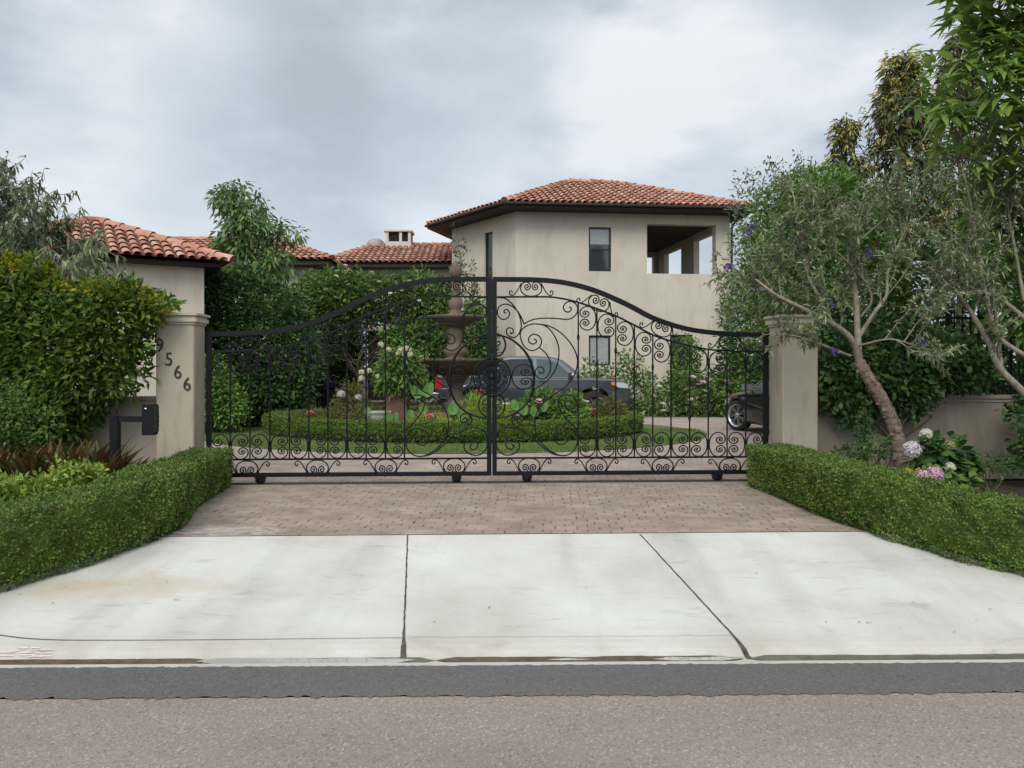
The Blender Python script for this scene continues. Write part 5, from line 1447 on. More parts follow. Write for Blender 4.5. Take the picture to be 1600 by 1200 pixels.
# ------------------------------------------------------------ left garden
vp = [(-330, 420), (-60, 410), (30, 405), (75, 418), (92, 446), (150, 452), (190, 440), (236, 458), (268, 474), (262, 490), (230, 506), (224, 560), (222, 596), (190, 616), (150, 640), (122, 690), (90, 720), (-330, 720)]
t = bush('creeper', 'dense dark green creeper with yellow topped shoots covering the left garden wall', 'creeper', vp, 9.05, .55, 4700, 9, .14, .11, .046, 'vine', 31, .35, nl=10, ymax=9.55, front=.55, back=.1,
     extra=[('yellow_shoots', 'yellow', [(-330, 412), (-60, 404), (30, 402), (78, 416), (94, 444), (150, 448), (190, 440), (236, 458), (268, 474), (262, 492), (225, 486), (150, 474), (95, 470), (60, 446), (-330, 462)], 980, 8, .085, .07, .034)])
t = bush('shrub', 'mid green small leaved shrub low in front of the creeper at the left edge', 'shrub', [(-60, 610), (20, 600), (70, 625), (92, 655), (80, 685), (40, 695), (-60, 700)], 8.3, .35, 340, 10, .10, .055, .026, 'mid', 32, .1, nl=8, r=.015)
# the butterfly bush at top left
def grow(rng, mbk, start, dirv, length, r, depth, out, up=.12, bend=.35, nchild=(3, 4), ratio=.62):
    n = 6; q = [np.array(start, float)]; d = unit(np.array(dirv, float))
    for i in range(n-1):
        d = unit(d+rng.normal(0, bend*.35, 3)+np.array((0, 0, up*.4))); q.append(q[-1]+d*length/(n-1))
    q = np.array(q); mbk.tube(catmull(q, 3), np.linspace(r, r*.45, (n-1)*3+1), 6 if r > .02 else 4)
    out.append((q, depth))
    if depth > 0:
        for k in range(rng.integers(*nchild) if nchild[0] < nchild[1] else nchild[0]):
            tpos = rng.uniform(.35, 1.0); i = min(n-2, int(tpos*(n-1))); f = tpos*(n-1)-i
            p = q[i]+(q[i+1]-q[i])*f
            side = unit(np.cross(d, rng.normal(0, 1, 3))); nd = unit(d*rng.uniform(.5, 1)+side*rng.uniform(.5, .95)+np.array((0, 0, up)))
            grow(rng, mbk, p, nd, length*ratio*rng.uniform(.75, 1.2), r*.55, depth-1, out, up, bend, nchild, ratio)
def twig_leaves(mb, out, rng, per, L, W, mi=0, droop=.35, dmax=1, bend=.5, tip=0):
    for q, d in out:
        if d > dmax: continue
        k = per
        t = rng.uniform(.12, 1.0, k)*(len(q)-1); i = np.minimum(t.astype(int), len(q)-2); f = (t-i)[:, None]
        p = q[i]+(q[i+1]-q[i])*f; tg = unit(q[i+1]-q[i])
        ax = tg*.6+unit(rng.normal(0, 1, (k, 3)))*.8; ax[:, 2] -= droop
        mb.leaves_long(p, ax, np.tile((0, 0, 1.), (k, 1))+rng.normal(0, .5, (k, 3)), L*rng.uniform(.6, 1.2, k), W*rng.uniform(.8, 1.2, k), mi, bend, .4)
rng = np.random.default_rng(41)
bb = P(-40, 640, 9.9)
t = thing('butterfly_bush', 'tall airy butterfly bush with drooping grey leaves and dark flower spikes at the left edge', 'bush', (bb[0], 9.9, 0))
mk = MB(); out = []
for tx, ty, dy in ((20, 250, 0), (-30, 200, .4), (70, 290, -.3), (110, 330, .1), (40, 350, -.5), (-60, 300, .2), (90, 380, .3), (10, 320, .5), (150, 385, -.6), (60, 235, .1), (0, 270, -.3), (30, 310, .2), (-20, 350, -.2), (50, 390, .4), (20, 410, -.4), (120, 300, .2), (100, 260, .0), (85, 330, -.3), (-10, 230, .3), (40, 280, -.2), (120, 370, -.2), (10, 380, .1), (60, 420, -.5)):
    e_ = P(tx, ty, 9.9+dy); st = np.array((bb[0]+rng.normal(0, .08), 9.9, .0)); knee = st+(e_-st)*.55+np.array((-.1, 0, .15))
    mk.tube(catmull([st, st+(knee-st)*.5, knee], 5), np.linspace(.045, .026, 11), 6)
    grow(rng, mk, knee, e_-knee, np.linalg.norm(e_-knee)*.62, .020, 2, out, .0, .4, (4, 6), .6)
obj('branches', mk, M['bark'], t)
m = MB(); twig_leaves(m, out, rng, 20, .115, .030, 0, .5, 2, .6); obj('foliage', m, M['greydk'], t)
tips = [q[-1] for q, d in out if d == 0]
rng.shuffle(tips)
for p in tips[:26]: bloom(t, 'spike', .055, 'f_spent', p, rng, .7, 'flower_spike')
for a, b in ((95, 411), (110, 438), (190, 440)): bloom(t, 'spike', .065, 'f_purple', P(a, b, 8.9), rng, 1.2, 'flower_spike')
for (a0, b0, a1, b1) in ((60, 380, 95, 411), (70, 395, 110, 436), (120, 380, 190, 438), (100, 360, 160, 420)):
    o2 = []; e0, e1 = P(a0, b0, 9.3), P(a1, b1, 8.9); m2 = MB(); grow(rng, m2, e0, e1-e0, np.linalg.norm(e1-e0), .009, 1, o2, -.05, .3, (3, 4), .6)
    obj('branches', m2, M['bark'], t); m2 = MB(); twig_leaves(m2, o2, rng, 22, .11, .028, 0, .5, 1, .6); obj('foliage', m2, M['grey'], t)
# ground plants behind the left hedge
def strap_plant(name, label, cat, px, py, Y, n, L, W, mat, seed, spread=.8, group=None, up=1.0, bend=.6, base_z=None):
    rng = np.random.default_rng(seed)
    c = P(px, py, Y); c[2] = 0.0 if base_z is None else base_z
    t = thing(name, label, cat, tuple(c), group=group)
    a = rng.uniform(0, 2*np.pi, n); ax = np.stack([np.cos(a)*spread, np.sin(a)*spread, np.full(n, up)+rng.normal(0, .25, n)], 1)
    pos = c+np.stack([np.cos(a)*.04, np.sin(a)*.04, np.zeros(n)], 1)*rng.random((n, 1))
    m = MB(); m.leaves_long(pos, ax, np.stack([-np.cos(a)*.6, -np.sin(a)*.6, np.ones(n)], 1), L*rng.uniform(.6, 1.15, n), W*rng.uniform(.8, 1.2, n), 0, bend, .5)
    obj('leaves', m, M[mat], t); return t
lay = [(8, 7.5), (32, 7.9), (55, 7.45), (78, 7.8), (98, 7.5), (118, 7.85), (140, 7.55), (156, 8.0), (195, 8.35), (-20, 7.6), (-45, 7.8)]
for i, (px, Y) in enumerate(lay):
    strap_plant('bromeliad', 'rust and olive strap leaved bromeliad in the bed behind the left hedge', 'bromeliad', px, 700, Y, 70, (.72 if px == 195 else 1.12), .050, 'rust', 60+i, .42, 'bromeliads in the left bed', 1.0, .36)
for i, (px, Y, zz) in enumerate(((10, 6.75, .44), (40, 6.95, .36), (72, 6.9, .44), (97, 7.05, .40), (122, 7.15, .50), (138, 7.2, .46), (-25, 6.7, .4))):
    c = P(px, 700, Y)
    rng = np.random.default_rng(80+i)
    t = thing('leafy_plant', 'soft lime green leafy plant just behind the left hedge', 'plant', (c[0], Y, 0), group='lime green plants in the left bed')
    k = 46; pos = np.stack([c[0]+rng.normal(0, .11, k), Y+rng.normal(0, .10, k), zz*rng.uniform(.45, 1.1, k)], 1)
    m = MB(); clumps(m, pos, np.tile((0, -.4, .8), (k, 1)), 9, .055, .062, .034, rng, 0, .1); obj('foliage', m, M['lime'], t)
    m = MB()
    for j in range(7): twig(m, (c[0], Y, 0), pos[j], .008, .003, rng)
    obj('stems', m, M['stem'], t)
strap_plant('blade_plant', 'dark green upright blade leaved plant at the left edge behind the hedge', 'plant', 8, 780, 6.35, 16, .50, .035, 'mid2', 101, .3, None, 1.0, .2)

# ------------------------------------------------------------ right garden
rng = np.random.default_rng(51)
BY = 8.75
base = P(1412, 735, BY); base[2] = 0
bt = thing('butterfly_tree', 'multi limbed butterfly bush with knobbly reddish trunk and grey green leaves right of the gate', 'tree', (base[0], BY, 0))
mt_ = MB()
def brc(m, pts, r0, r1, sides=8, k=6):
    q = catmull([P(a, b, y) for a, b, y in pts], k); m.tube(q, np.linspace(r0, r1, len(q)), sides); return q
tp = catmull([(base[0]+.05, BY, -.03), P(1408, 720, BY), P(1398, 670, BY), P(1380, 628, BY-.03), P(1358, 592, BY-.05), P(1342, 565, BY-.05)], 8)
rad = np.interp(np.linspace(0, 1, len(tp)), [0, .2, 1], [.088, .074, .056])*(1+.16*np.abs(np.sin(np.arange(len(tp))*1.25))+rng.normal(0, .05, len(tp)))
mt_.tube(tp, rad, 10)
for i in range(46):      # peeling bark plates and knots
    j = rng.integers(2, len(tp)-4); a = rng.uniform(0, 6.28); d = np.array((math.cos(a), math.sin(a), 0)); p = tp[j]+d*rad[j]*.95
    mt_.add([p+np.array((-d[1]*.03, d[0]*.03, .03)), p+np.array((d[1]*.03, -d[0]*.03, .035)), p+d*.018+np.array((d[1]*.022, -d[0]*.022, -.03)), p+d*.016+np.array((-d[1]*.022, d[0]*.022, -.03))], [(0, 1, 2, 3)])
obj('trunk', mt_, M['bark_red'], bt)
mk = MB(); out = []
main = []
Yc = BY-.05
specs = [([(1345, 570, Yc), (1330, 530, Yc-.1), (1300, 505, Yc-.2), (1255, 482, Yc-.25), (1215, 462, Yc-.3), (1180, 436, Yc-.3)], .045, .012),
         ([(1342, 565, Yc), (1340, 520, Yc), (1338, 470, Yc+.1), (1333, 420, Yc+.1), (1332, 370, Yc+.1), (1345, 318, Yc)], .050, .012),
         ([(1292, 500, Yc-.2), (1282, 470, Yc-.2), (1262, 430, Yc-.25), (1258, 395, Yc-.3), (1254, 360, Yc-.3), (1240, 315, Yc-.3)], .026, .008),
         ([(1340, 530, Yc), (1365, 490, Yc-.1), (1385, 462, Yc-.15), (1386, 430, Yc-.1), (1400, 390, Yc), (1420, 350, Yc)], .030, .009),
         ([(1345, 495, Yc+.1), (1362, 470, Yc), (1352, 440, Yc), (1320, 405, Yc-.1), (1302, 390, Yc-.1)], .018, .006),
         ([(1334, 385, Yc+.1), (1355, 365, Yc+.1), (1385, 340, Yc+.15), (1430, 300, Yc+.2)], .016, .006),
         ([(1328, 556, Yc-.1), (1300, 545, Yc-.3), (1275, 535, Yc-.4), (1250, 530, Yc-.5)], .020, .007),
         ([(1342, 540, Yc-.1), (1390, 530, Yc-.4), (1430, 540, Yc-.5), (1448, 545, Yc-.6)], .014, .005),
         ([(1240, 480, Yc-.2), (1215, 455, Yc-.1), (1200, 445, Yc), (1172, 430, Yc)], .012, .005)]
for pts, r0, r1 in specs: main.append((brc(mk, pts, r0*.86, r1*.86), r0))
for q, r0 in main:
    nb = 10 if r0 > .022 else 6
    for k in range(nb):
        i = rng.integers(int(len(q)*.30), len(q)-1); d = unit(q[min(i+1, len(q)-1)]-q[i-1]); sd = unit(np.cross(d, rng.normal(0, 1, 3)))
        grow(rng, mk, q[i], d*.6+sd*.6+np.array((0, -.05, .35)), rng.uniform(.32, .62), .008, 1, out, .14, .4, (3, 5), .62)
obj('limbs', mk, M['bark_pale'], bt)
m = MB(); twig_leaves(m, out, rng, 27, .088, .020, 0, .02, 1, .35)
obj('foliage', m, M['grey'], bt)
m = MB(); o3 = out[::3]; twig_leaves(m, o3, rng, 12, .085, .018, 0, .05, 1, .35); obj('foliage', m, M['greydk'], bt)
for a, b in ((1443, 543), (1361, 403), (1308, 553), (1298, 478), (1163, 370), (1135, 418)): bloom(bt, 'spike', .07, 'f_purple', P(a, b, BY-.5), rng, 1.3, 'flower_spike')
tips = [q[-1] for q, d in out if d == 0]; rng.shuffle(tips)
for p in tips[:14]: bloom(bt, 'spike', .05, 'f_spent', p, rng, .8, 'flower_spike')

# second, barer one at the right edge
rng = np.random.default_rng(53)
b2 = P(1660, 720, 8.6); b2[2] = 0
b2t = thing('butterfly_tree', 'leaning bare stemmed butterfly bush crossing the right edge', 'tree', (b2[0], 8.6, 0))
mk = MB(); out = []; main = []
Yd = 8.5
for pts, r0, r1 in [([(1665, 740, Yd), (1640, 660, Yd), (1600, 614, Yd), (1562, 575, Yd), (1545, 535, Yd), (1515, 485, Yd), (1492, 455, Yd-.1), (1450, 417, Yd-.2)], .055, .012),
                    ([(1662, 600, Yd+.1), (1620, 520, Yd), (1575, 476, Yd), (1540, 458, Yd-.1), (1502, 450, Yd-.1)], .035, .010),
                    ([(1660, 590, Yd), (1600, 555, Yd-.1), (1560, 525, Yd-.1), (1545, 480, Yd-.1), (1530, 400, Yd), (1515, 310, Yd), (1500, 250, Yd)], .032, .008),
                    ([(1565, 570, Yd), (1560, 530, Yd), (1552, 470, Yd), (1520, 410, Yd), (1490, 375, Yd), (1475, 330, Yd)], .018, .006),
                    ([(1600, 470, Yd), (1588, 400, Yd), (1575, 320, Yd), (1580, 240, Yd)], .02, .007),
                    ([(1620, 420, Yd), (1600, 340, Yd), (1560, 280, Yd)], .018, .006)]:
    main.append((brc(mk, pts, r0, r1), r0))
for q, r0 in main:
    for k in range(11):
        i = rng.integers(int(len(q)*.45), len(q)-1); d = unit(q[min(i+1, len(q)-1)]-q[i-1]); sd = unit(np.cross(d, rng.normal(0, 1, 3)))
        grow(rng, mk, q[i], d*.6+sd*.6+np.array((0, -.1, .35)), rng.uniform(.3, .6), .007, 1, out, .14, .4, (3, 4), .6)
obj('limbs', mk, M['bark_pale'], b2t)
m = MB(); twig_leaves(m, out, rng, 14, .085, .019, 0, .05, 1, .4); obj('foliage', m, M['grey'], b2t)
for a, b in ((1492, 262), (1500, 222)): bloom(b2t, 'spike', .07, 'f_spent', P(a, b, 8.3), rng, .8, 'flower_spike')

# creeper on the right wall and fence
t = bush('creeper', 'dark leafy creeper hanging over the right garden wall and iron fence', 'creeper', [(1275, 560), (1300, 525), (1380, 500), (1460, 520), (1520, 545), (1545, 575), (1530, 602), (1470, 600), (1440, 625), (1425, 650), (1400, 640), (1350, 635), (1330, 660), (1292, 650), (1276, 610)], 9.75, .42, 620, 9, .13, .105, .06, 'vine_dark', 35, .35, nl=10, ymin=9.35)
bush('creeper', 'trailing creeper hanging down the right garden wall at the photo edge', 'creeper', [(1570, 640), (1600, 622), (1660, 620), (1660, 740), (1600, 742), (1578, 720), (1588, 690), (1570, 665)], 9.35, .2, 90, 8, .10, .10, .065, 'vine_dark', 36, .4, nl=6, ymax=9.7)
# wide dark hedge line beyond the right wall
bush('tall_shrub', 'dense bright green shrub between the house and the grey leaved tree', 'shrub', [(1172, 350), (1190, 310), (1225, 285), (1265, 275), (1300, 268), (1350, 300), (1400, 420), (1420, 560), (1400, 640), (1230, 640), (1200, 560), (1180, 470), (1165, 420)], 12.2, .95, 1500, 10, .20, .11, .045, 'mid', 37, .2, nl=12, r=.06,
     extra=[('young_shoots', 'mid2', [(1172, 350), (1190, 310), (1225, 285), (1265, 275), (1310, 270), (1320, 330), (1240, 400), (1175, 420)], 190, 10, .16, .11, .04)])
bush('tall_shrub', 'airy dark shrub with upright wands beside the tower corner', 'shrub', [(1145, 420), (1140, 330), (1160, 262), (1172, 300), (1195, 240), (1215, 290), (1238, 235), (1262, 262), (1290, 320), (1280, 480), (1230, 560), (1160, 540), (1128, 500)], 15.5, .9, 620, 9, .20, .10, .035, 'greydk', 38, .0, nl=12, r=.05)
bush('tall_shrub', 'dark green shrub mass low beside the tower wall and right gate pillar', 'shrub', [(1138, 470), (1160, 420), (1200, 415), (1240, 440), (1250, 640), (1130, 650), (1132, 560)], 23.0, 1.0, 600, 9, .30, .20, .085, 'mid', 39, .1, nl=9, r=.06)
bush('tall_shrub', 'wide dark evergreen shrub screening the garden behind the iron fence', 'shrub', [(1380, 470), (1420, 380), (1480, 360), (1560, 380), (1700, 330), (1760, 420), (1760, 640), (1390, 640)], 11.8, .8, 1150, 9, .19, .12, .055, 'vine_dark', 40, .2, nl=12, r=.05)
# dark evergreen with pale tips
def conifer(label, px, pytop, pybot, Y, w, seed, n, mat, L, W, tipn):
    rng = np.random.default_rng(seed); b = P(px, 0, Y); top = P(px, pytop, Y)[2]; bot = P(px, pybot, Y)[2]
    t = thing('evergreen_tree', label, 'tree', (b[0], Y, 0), group='pale tipped evergreens')
    m = MB(); m.tube(catmull([(b[0], Y, -.05), (b[0]+.03, Y, top*.5), (b[0]-.02, Y, top*.95)], 6), np.linspace(.11, .02, 13), 8)
    h = rng.random(n)**.85; zz = bot+(top-bot)*h; env = w*(np.interp(h, [0, .35, .75, .92, 1], [1, .95, .62, .36, .08]))*(1+.22*np.sin(h*23+seed))
    a = rng.uniform(0, 2*np.pi, n); rr = env*rng.uniform(.35, 1.0, n)**.6
    pos = np.stack([b[0]+np.cos(a)*rr, Y+np.sin(a)*rr, zz], 1); nr = unit(np.stack([np.cos(a), np.sin(a), np.full(n, .3)], 1))
    for i in range(0, n, max(1, n//40)): m.tube([(b[0], Y, zz[i]-.15), tuple((pos[i]+np.array((b[0], Y, zz[i]-.1)))/2), tuple(pos[i])], [.022, .014, .006], 4)
    obj('trunk', m, M['bark'], t)
    m = MB(); clumps(m, pos, nr, 10, .17, L, W, rng, 0, .45, True, bend=.6)
    k = rng.choice(n, tipn, False, p=(h**2+.05)/np.sum(h**2+.05)); clumps(m, pos[k]+nr[k]*.14+np.array((0, 0, .06)), nr[k], 9, .09, L*.8, W*.8, rng, 1, -.2, True, bend=.7); obj('crown', m, [M[mat], M['newgrow']], t)
    return t
conifer('tall narrow dark evergreen with pale yellow tips behind the right garden', 1408, 88, 420, 15.0, .78, 42, 620, 'darkev', .15, .042, 120)
conifer('smaller evergreen with pale yellow tips left of the tall one', 1322, 190, 400, 15.6, .45, 43, 190, 'darkev', .15, .04, 45)
conifer('evergreen with yellow tips half hidden behind the large leaved tree', 1500, 50, 420, 15.4, .62, 44, 380, 'darkev', .15, .042, 70)
# large leaved tree at the right edge
rng = np.random.default_rng(45)
LY = 8.7
lb = P(1690, 700, LY+.7); lb[2] = 0
lt = thing('large_leaved_tree', 'bright green tree with big drooping pointed leaves at the upper right edge', 'tree', (lb[0], LY+.7, 0))
m = MB(); m.tube(catmull([(lb[0], LY+.7, -.05), P(1680, 500, LY+.7), P(1650, 300, LY+.4), P(1640, 100, LY+.3), P(1660, -120, LY+.3)], 6), np.linspace(.10, .04, 25), 9)
regions = [([(1452, 60), (1470, 35), (1500, 50), (1540, 60), (1700, 40), (1720, 330), (1610, 330), (1520, 300), (1475, 250), (1462, 200), (1448, 140), (1470, 110)], LY, .75, 250),
           ([(1495, 300), (1540, 280), (1700, 300), (1720, 520), (1620, 560), (1560, 470), (1520, 400)], LY+.9, .45, 200),
           ([(1478, -12), (1520, -90), (1700, -110), (1720, 40), (1640, 55), (1580, 40), (1530, 28), (1500, 20)], LY-.3, .55, 130)]
fo = MB(); yo = MB()
for poly, Y, dep, n in regions:
    pos, nr = mass_points(poly, Y, dep, n, rng, .65, .2)
    for i in range(0, n, 3):
        hub = P(1645, min(560, (pos[i][2]-CAMZ)*-1200/Y+572+60), LY+.4)
        twig(m, hub, pos[i], .016, .005, rng, .2)
    for i in range(n):
        k = rng.integers(8, 13); a = rng.uniform(0, 2*np.pi, k)
        ax = np.stack([np.cos(a), np.sin(a)*.9-.25, rng.normal(-.02, .35, k)], 1)+nr[i]*.35
        dst = yo if rng.random() < .22 else fo
        dst.leaves_long(pos[i]+rng.normal(0, .04, (k, 3)), ax, np.tile((0, 0, 1.), (k, 1))+rng.normal(0, .25, (k, 3)), rng.uniform(.19, .33, k), rng.uniform(.055, .085, k), 0, rng.uniform(.15, .75, k), .38)
obj('limbs', m, M['bark'], lt); obj('crown', fo, M['bright'], lt); obj('new_growth', yo, M['mid2'], lt)

# hydrangea and companions
HY = 8.0
def leafy_mound(name, label, cat, blobs, n, per, rc, L, W, mat, seed, base, group=None, long=True):
    rng = np.random.default_rng(seed); t = thing(name, label, cat, tuple(base), group=group)
    ps, ns = [], []
    for c, rad in blobs:
        d = unit(rng.normal(0, 1, (n, 3))); d[:, 2] = np.abs(d[:, 2])*.9-.15; d = unit(d)
        ps.append(np.array(c)+d*np.array(rad)*rng.uniform(.6, 1, (n, 1))); ns.append(d)
    ps = np.concatenate(ps); ns = np.concatenate(ns); ps[:, 2] = np.maximum(ps[:, 2], .04)
    m = MB(); clumps(m, ps, ns, per, rc, L, W, rng, 0, .1, long, flat=.9, wide=.45); obj('foliage', m, M[mat], t)
    m = MB()
    for i in range(0, len(ps), max(1, len(ps)//9)): twig(m, base, ps[i], .011, .004, rng)
    obj('stems', m, M['stem'], t); return t
c1 = P(1458, 715, HY); c2 = P(1490, 735, HY)
t = leafy_mound('hydrangea', 'dark leaved hydrangea with white mophead flowers in front of the right wall', 'hydrangea', [((c1[0], HY, .42), (.24, .22, .34)), ((c2[0], HY+.05, .40), (.22, .2, .30))], 44, 4, .05, .145, .095, 'vine_dark', 91, (c1[0], HY, 0))
rng = np.random.default_rng(92)
blooms_px(t, 'ball', .068, 'f_white', [(1447, 679)], HY-.05, rng, 'flower_head', .3); blooms_px(t, 'ball', .074, 'f_blush', [(1425, 703)], HY-.1, rng, 'flower_head', .3)
blooms_px(t, 'ball', .05, 'f_green', [(1484, 696)], HY-.05, rng, 'flower_head', .3); blooms_px(t, 'ball', .06, 'f_white', [(1484, 731)], HY-.25, rng, 'flower_head', .3)
c3 = P(1455, 760, 7.35)
t = leafy_mound('hydrangea', 'low hydrangea with two pink mophead flowers just behind the right hedge', 'hydrangea', [((c3[0]+.12, 7.4, .30), (.28, .14, .18))], 40, 4, .05, .12, .08, 'mid', 93, (c3[0]+.1, 7.4, 0))
blooms_px(t, 'ball', .062, 'f_pink', [(1441, 748), (1460, 743)], 7.15, rng, 'flower_head', .3)
c4 = P(1422, 748, 7.6)
leafy_mound('caladium', 'pale yellow green leaved plant beside the pink hydrangea flowers', 'plant', [((c4[0], 7.6, .30), (.16, .12, .14))], 26, 4, .04, .09, .06, 'yellow', 94, (c4[0], 7.6, 0))
for i, (px, py, Y, w, hh, lab) in enumerate(((1352, 690, 8.9, .10, .42, 'thin dark leaved shrub against the wall left of the reddish trunk'), (1368, 712, 8.4, .16, .24, 'low dark shrub at the foot of the reddish trunk'), (1548, 735, 8.6, .26, .20, 'dark small leaved mound between the hydrangea and the right edge'), (1318, 720, 8.6, .16, .16, 'sparse dark groundcover behind the right hedge near the pillar'))):
    c = P(px, py, Y)
    leafy_mound('small_shrub', lab, 'shrub', [((c[0], Y, max(.2, c[2])), (w, w, hh))], 60, 5, .06, .055, .028, 'vine_dark', 95+i, (c[0], Y, 0), None, False)
for i, (px, Y, L, mt, lab) in enumerate(((1590, 7.2, .42, 'lime', 'pale strap leaved plant at the right edge behind the hedge'), (1600, 7.6, .45, 'rust', 'rust coloured bromeliad at the right edge'), (1515, 7.4, .30, 'mid', 'broad leaved green plant behind the hedge right of the hydrangeas'), (1540, 7.05, .28, 'mid2', 'low fresh green strap plant close behind the right hedge'))):
    strap_plant('strap_plant', lab, 'plant', px, 760, Y, 18, L, .06, mt, 110+i, .7)
strap_plant('bromeliad', 'orange red bromeliad spike beside the white hydrangea head', 'bromeliad', 1493, 750, 7.5, 9, .40, .035, 'rust', 115, .25, None, 1.0, .15)
# ------------------------------------------------------------ behind the gate, left
LWALL = 0
bush('rose_shrub', 'large white flowered rose shrub over the dark porch left of the fountain', 'shrub', [(430, 470), (470, 440), (520, 424), (560, 430), (610, 438), (660, 428), (700, 448), (712, 500), (690, 560), (660, 520), (600, 498), (560, 505), (520, 560), (440, 560)], 25.2, 1.1, 1700, 10, .30, .18, .08, 'mid', 120, .15, nl=12, r=.06)
rs = bpy.data.objects['rose_shrub']; rng = np.random.default_rng(121)
blooms_px(rs, 'rose', .075, 'f_white', [(527, 424), (581, 426), (592, 441), (510, 453), (524, 466), (585, 462), (640, 440), (505, 475), (590, 470), (610, 460), (525, 432), (470, 460), (655, 470), (545, 445), (628, 455), (668, 452), (560, 470), (540, 415)], 24.0, rng)
bush('tall_shrub', 'dark evergreen shrub block right of the left gate pillar', 'shrub', [(306, 460), (318, 422), (350, 418), (400, 425), (430, 440), (470, 470), (500, 560), (480, 655), (310, 660)], 18.8, 1.1, 2200, 10, .26, .15, .065, 'vine_dark', 122, .1, nl=10, r=.07,
     extra=[('yellow_shoots', 'yellow', [(312, 440), (322, 420), (352, 417), (380, 425), (370, 455), (315, 470)], 40, 9, .16, .11, .045)])
bush('clipped_shrub', 'pale green cone shaped shrub just right of the left gate pillar', 'shrub', [(318, 575), (335, 552), (352, 575), (374, 612), (384, 640), (380, 662), (318, 664)], 16.6, .6, 420, 10, .16, .11, .052, 'mid2', 123, .35, nl=6, r=.04)
bush('shrub', 'bright green rounded shrub against the dark evergreens left of the purple bush', 'shrub', [(405, 600), (425, 572), (455, 560), (478, 570), (480, 610), (450, 650), (410, 650)], 21.6, .6, 300, 10, .2, .15, .065, 'mid', 124, .1, nl=6, r=.04)
bush('shrub', 'low leafy shrub at the left end of the court', 'shrub', [(385, 640), (400, 625), (425, 632), (440, 655), (385, 660)], 20.6, .4, 90, 9, .14, .13, .06, 'mid2', 125, .1, nl=5, r=.02)
bush('shrub', 'dark purple leaved shrub behind the left end of the flower bed', 'shrub', [(448, 640), (470, 600), (490, 585), (515, 590), (535, 610), (545, 650), (470, 655)], 20.9, .7, 420, 10, .2, .11, .06, 'purple', 126, .0, nl=7, r=.035)
bush('shrub', 'tall dark shrub filling the shade behind the fountain', 'shrub', [(600, 520), (640, 495), (700, 505), (745, 470), (768, 520), (770, 600), (700, 620), (610, 610)], 24.6, .9, 1100, 9, .28, .20, .08, 'mid', 127, .2, nl=8, r=.05)
bush('shrub', 'dense dark creeper hanging over the porch columns', 'creeper', [(470, 520), (520, 500), (560, 505), (575, 540), (560, 600), (520, 640), (475, 640)], 27.0, .7, 800, 9, .28, .18, .07, 'vine_dark', 128, .4, nl=8, r=.05)
bush('climbing_rose', 'spindly climbing rose against the left tower wall above the fountain', 'climbing plant', [(704, 430), (708, 345), (714, 390), (728, 372), (734, 385), (724, 420), (742, 405), (748, 440), (735, 500), (700, 500)], 25.4, .25, 150, 7, .13, .13, .05, 'tan', 129, .0, nl=14, r=.02)
rng = np.random.default_rng(130); cr_ = bpy.data.objects['climbing_rose']; blooms_px(cr_, 'rose', .13, 'f_blush', [(722, 384), (715, 410)], 25.1, rng)
# small round headed tree
tpos = P(385, 500, 20.5)
rng = np.random.default_rng(131)
t = thing('young_tree', 'slender young tree with drooping leaves rising left of the low house roof', 'tree', (tpos[0], 20.5, 0))
crown = [[(326, 395), (345, 378), (352, 345), (335, 325), (340, 298), (370, 285), (395, 290), (412, 320), (430, 335), (448, 358), (470, 360), (462, 378), (440, 375), (425, 390), (450, 395), (455, 420), (430, 440), (410, 445), (370, 440), (360, 410), (335, 405)]]
pos, nr = mass_points(crown[0], 20.5, .95, 260, rng, .5, .3)
m = MB(); tr2 = catmull([(tpos[0], 20.5, -.05), P(384, 470, 20.5), P(376, 400, 20.5), P(374, 340, 20.5), P(378, 305, 20.5)], 6); m.tube(tr2, np.linspace(.10, .02, len(tr2)), 8)
m.tube(catmull([P(384, 455, 20.5), P(400, 410, 20.3), P(430, 372, 20.3), P(448, 366, 20.3)], 5), np.linspace(.05, .015, 16), 6)
for i in range(0, len(pos), 3):
    j = rng.integers(len(tr2)//3, len(tr2)-2); twig(m, tr2[j], pos[i], .018, .006, rng, .2)
obj('trunk', m, M['bark'], t)
m = MB(); clumps(m, pos, nr, 12, .21, .20, .062, rng, 0, .5, True, bend=.45, spread=.5); obj('crown', m, M['willow'], t)

# ------------------------------------------------------------ behind the gate, right
bush('rose_shrub', 'green rose shrub with scattered pink flowers under the small tower window', 'shrub', [(902, 600), (912, 560), (930, 572), (960, 575), (975, 548), (990, 555), (1010, 580), (1030, 610), (1028, 655), (960, 660), (905, 650)], 24.2, .7, 420, 9, .22, .14, .06, 'mid', 140, .0, nl=9, r=.03)
rng = np.random.default_rng(141); o = bpy.data.objects['rose_shrub.001'] if 'rose_shrub.001' in bpy.data.objects else None
blooms_px(o, 'rose', .09, 'f_salmon', [(958, 592), (915, 590), (990, 575)], 23.4, rng)
bush('rose_shrub', 'wide dark rose shrub with pink and white flowers left of the dark car', 'shrub', [(998, 640), (1010, 612), (1040, 605), (1060, 570), (1080, 580), (1110, 590), (1150, 560), (1190, 570), (1205, 660), (1000, 662)], 22.6, .8, 760, 9, .22, .15, .07, 'mid', 142, .1, nl=9, r=.03)
o = bpy.data.objects['rose_shrub.002']; rng = np.random.default_rng(143)
blooms_px(o, 'rose', .085, 'f_white', [(1006, 646), (1036, 632), (1037, 643), (1030, 605), (1101, 612), (1003, 650), (1022, 620), (1080, 625)], 21.7, rng)
blooms_px(o, 'rose', .085, 'f_pink', [(1072, 610), (1098, 598), (1112, 594), (1064, 585), (1092, 602), (1128, 575), (1083, 590), (1142, 600)], 21.8, rng)
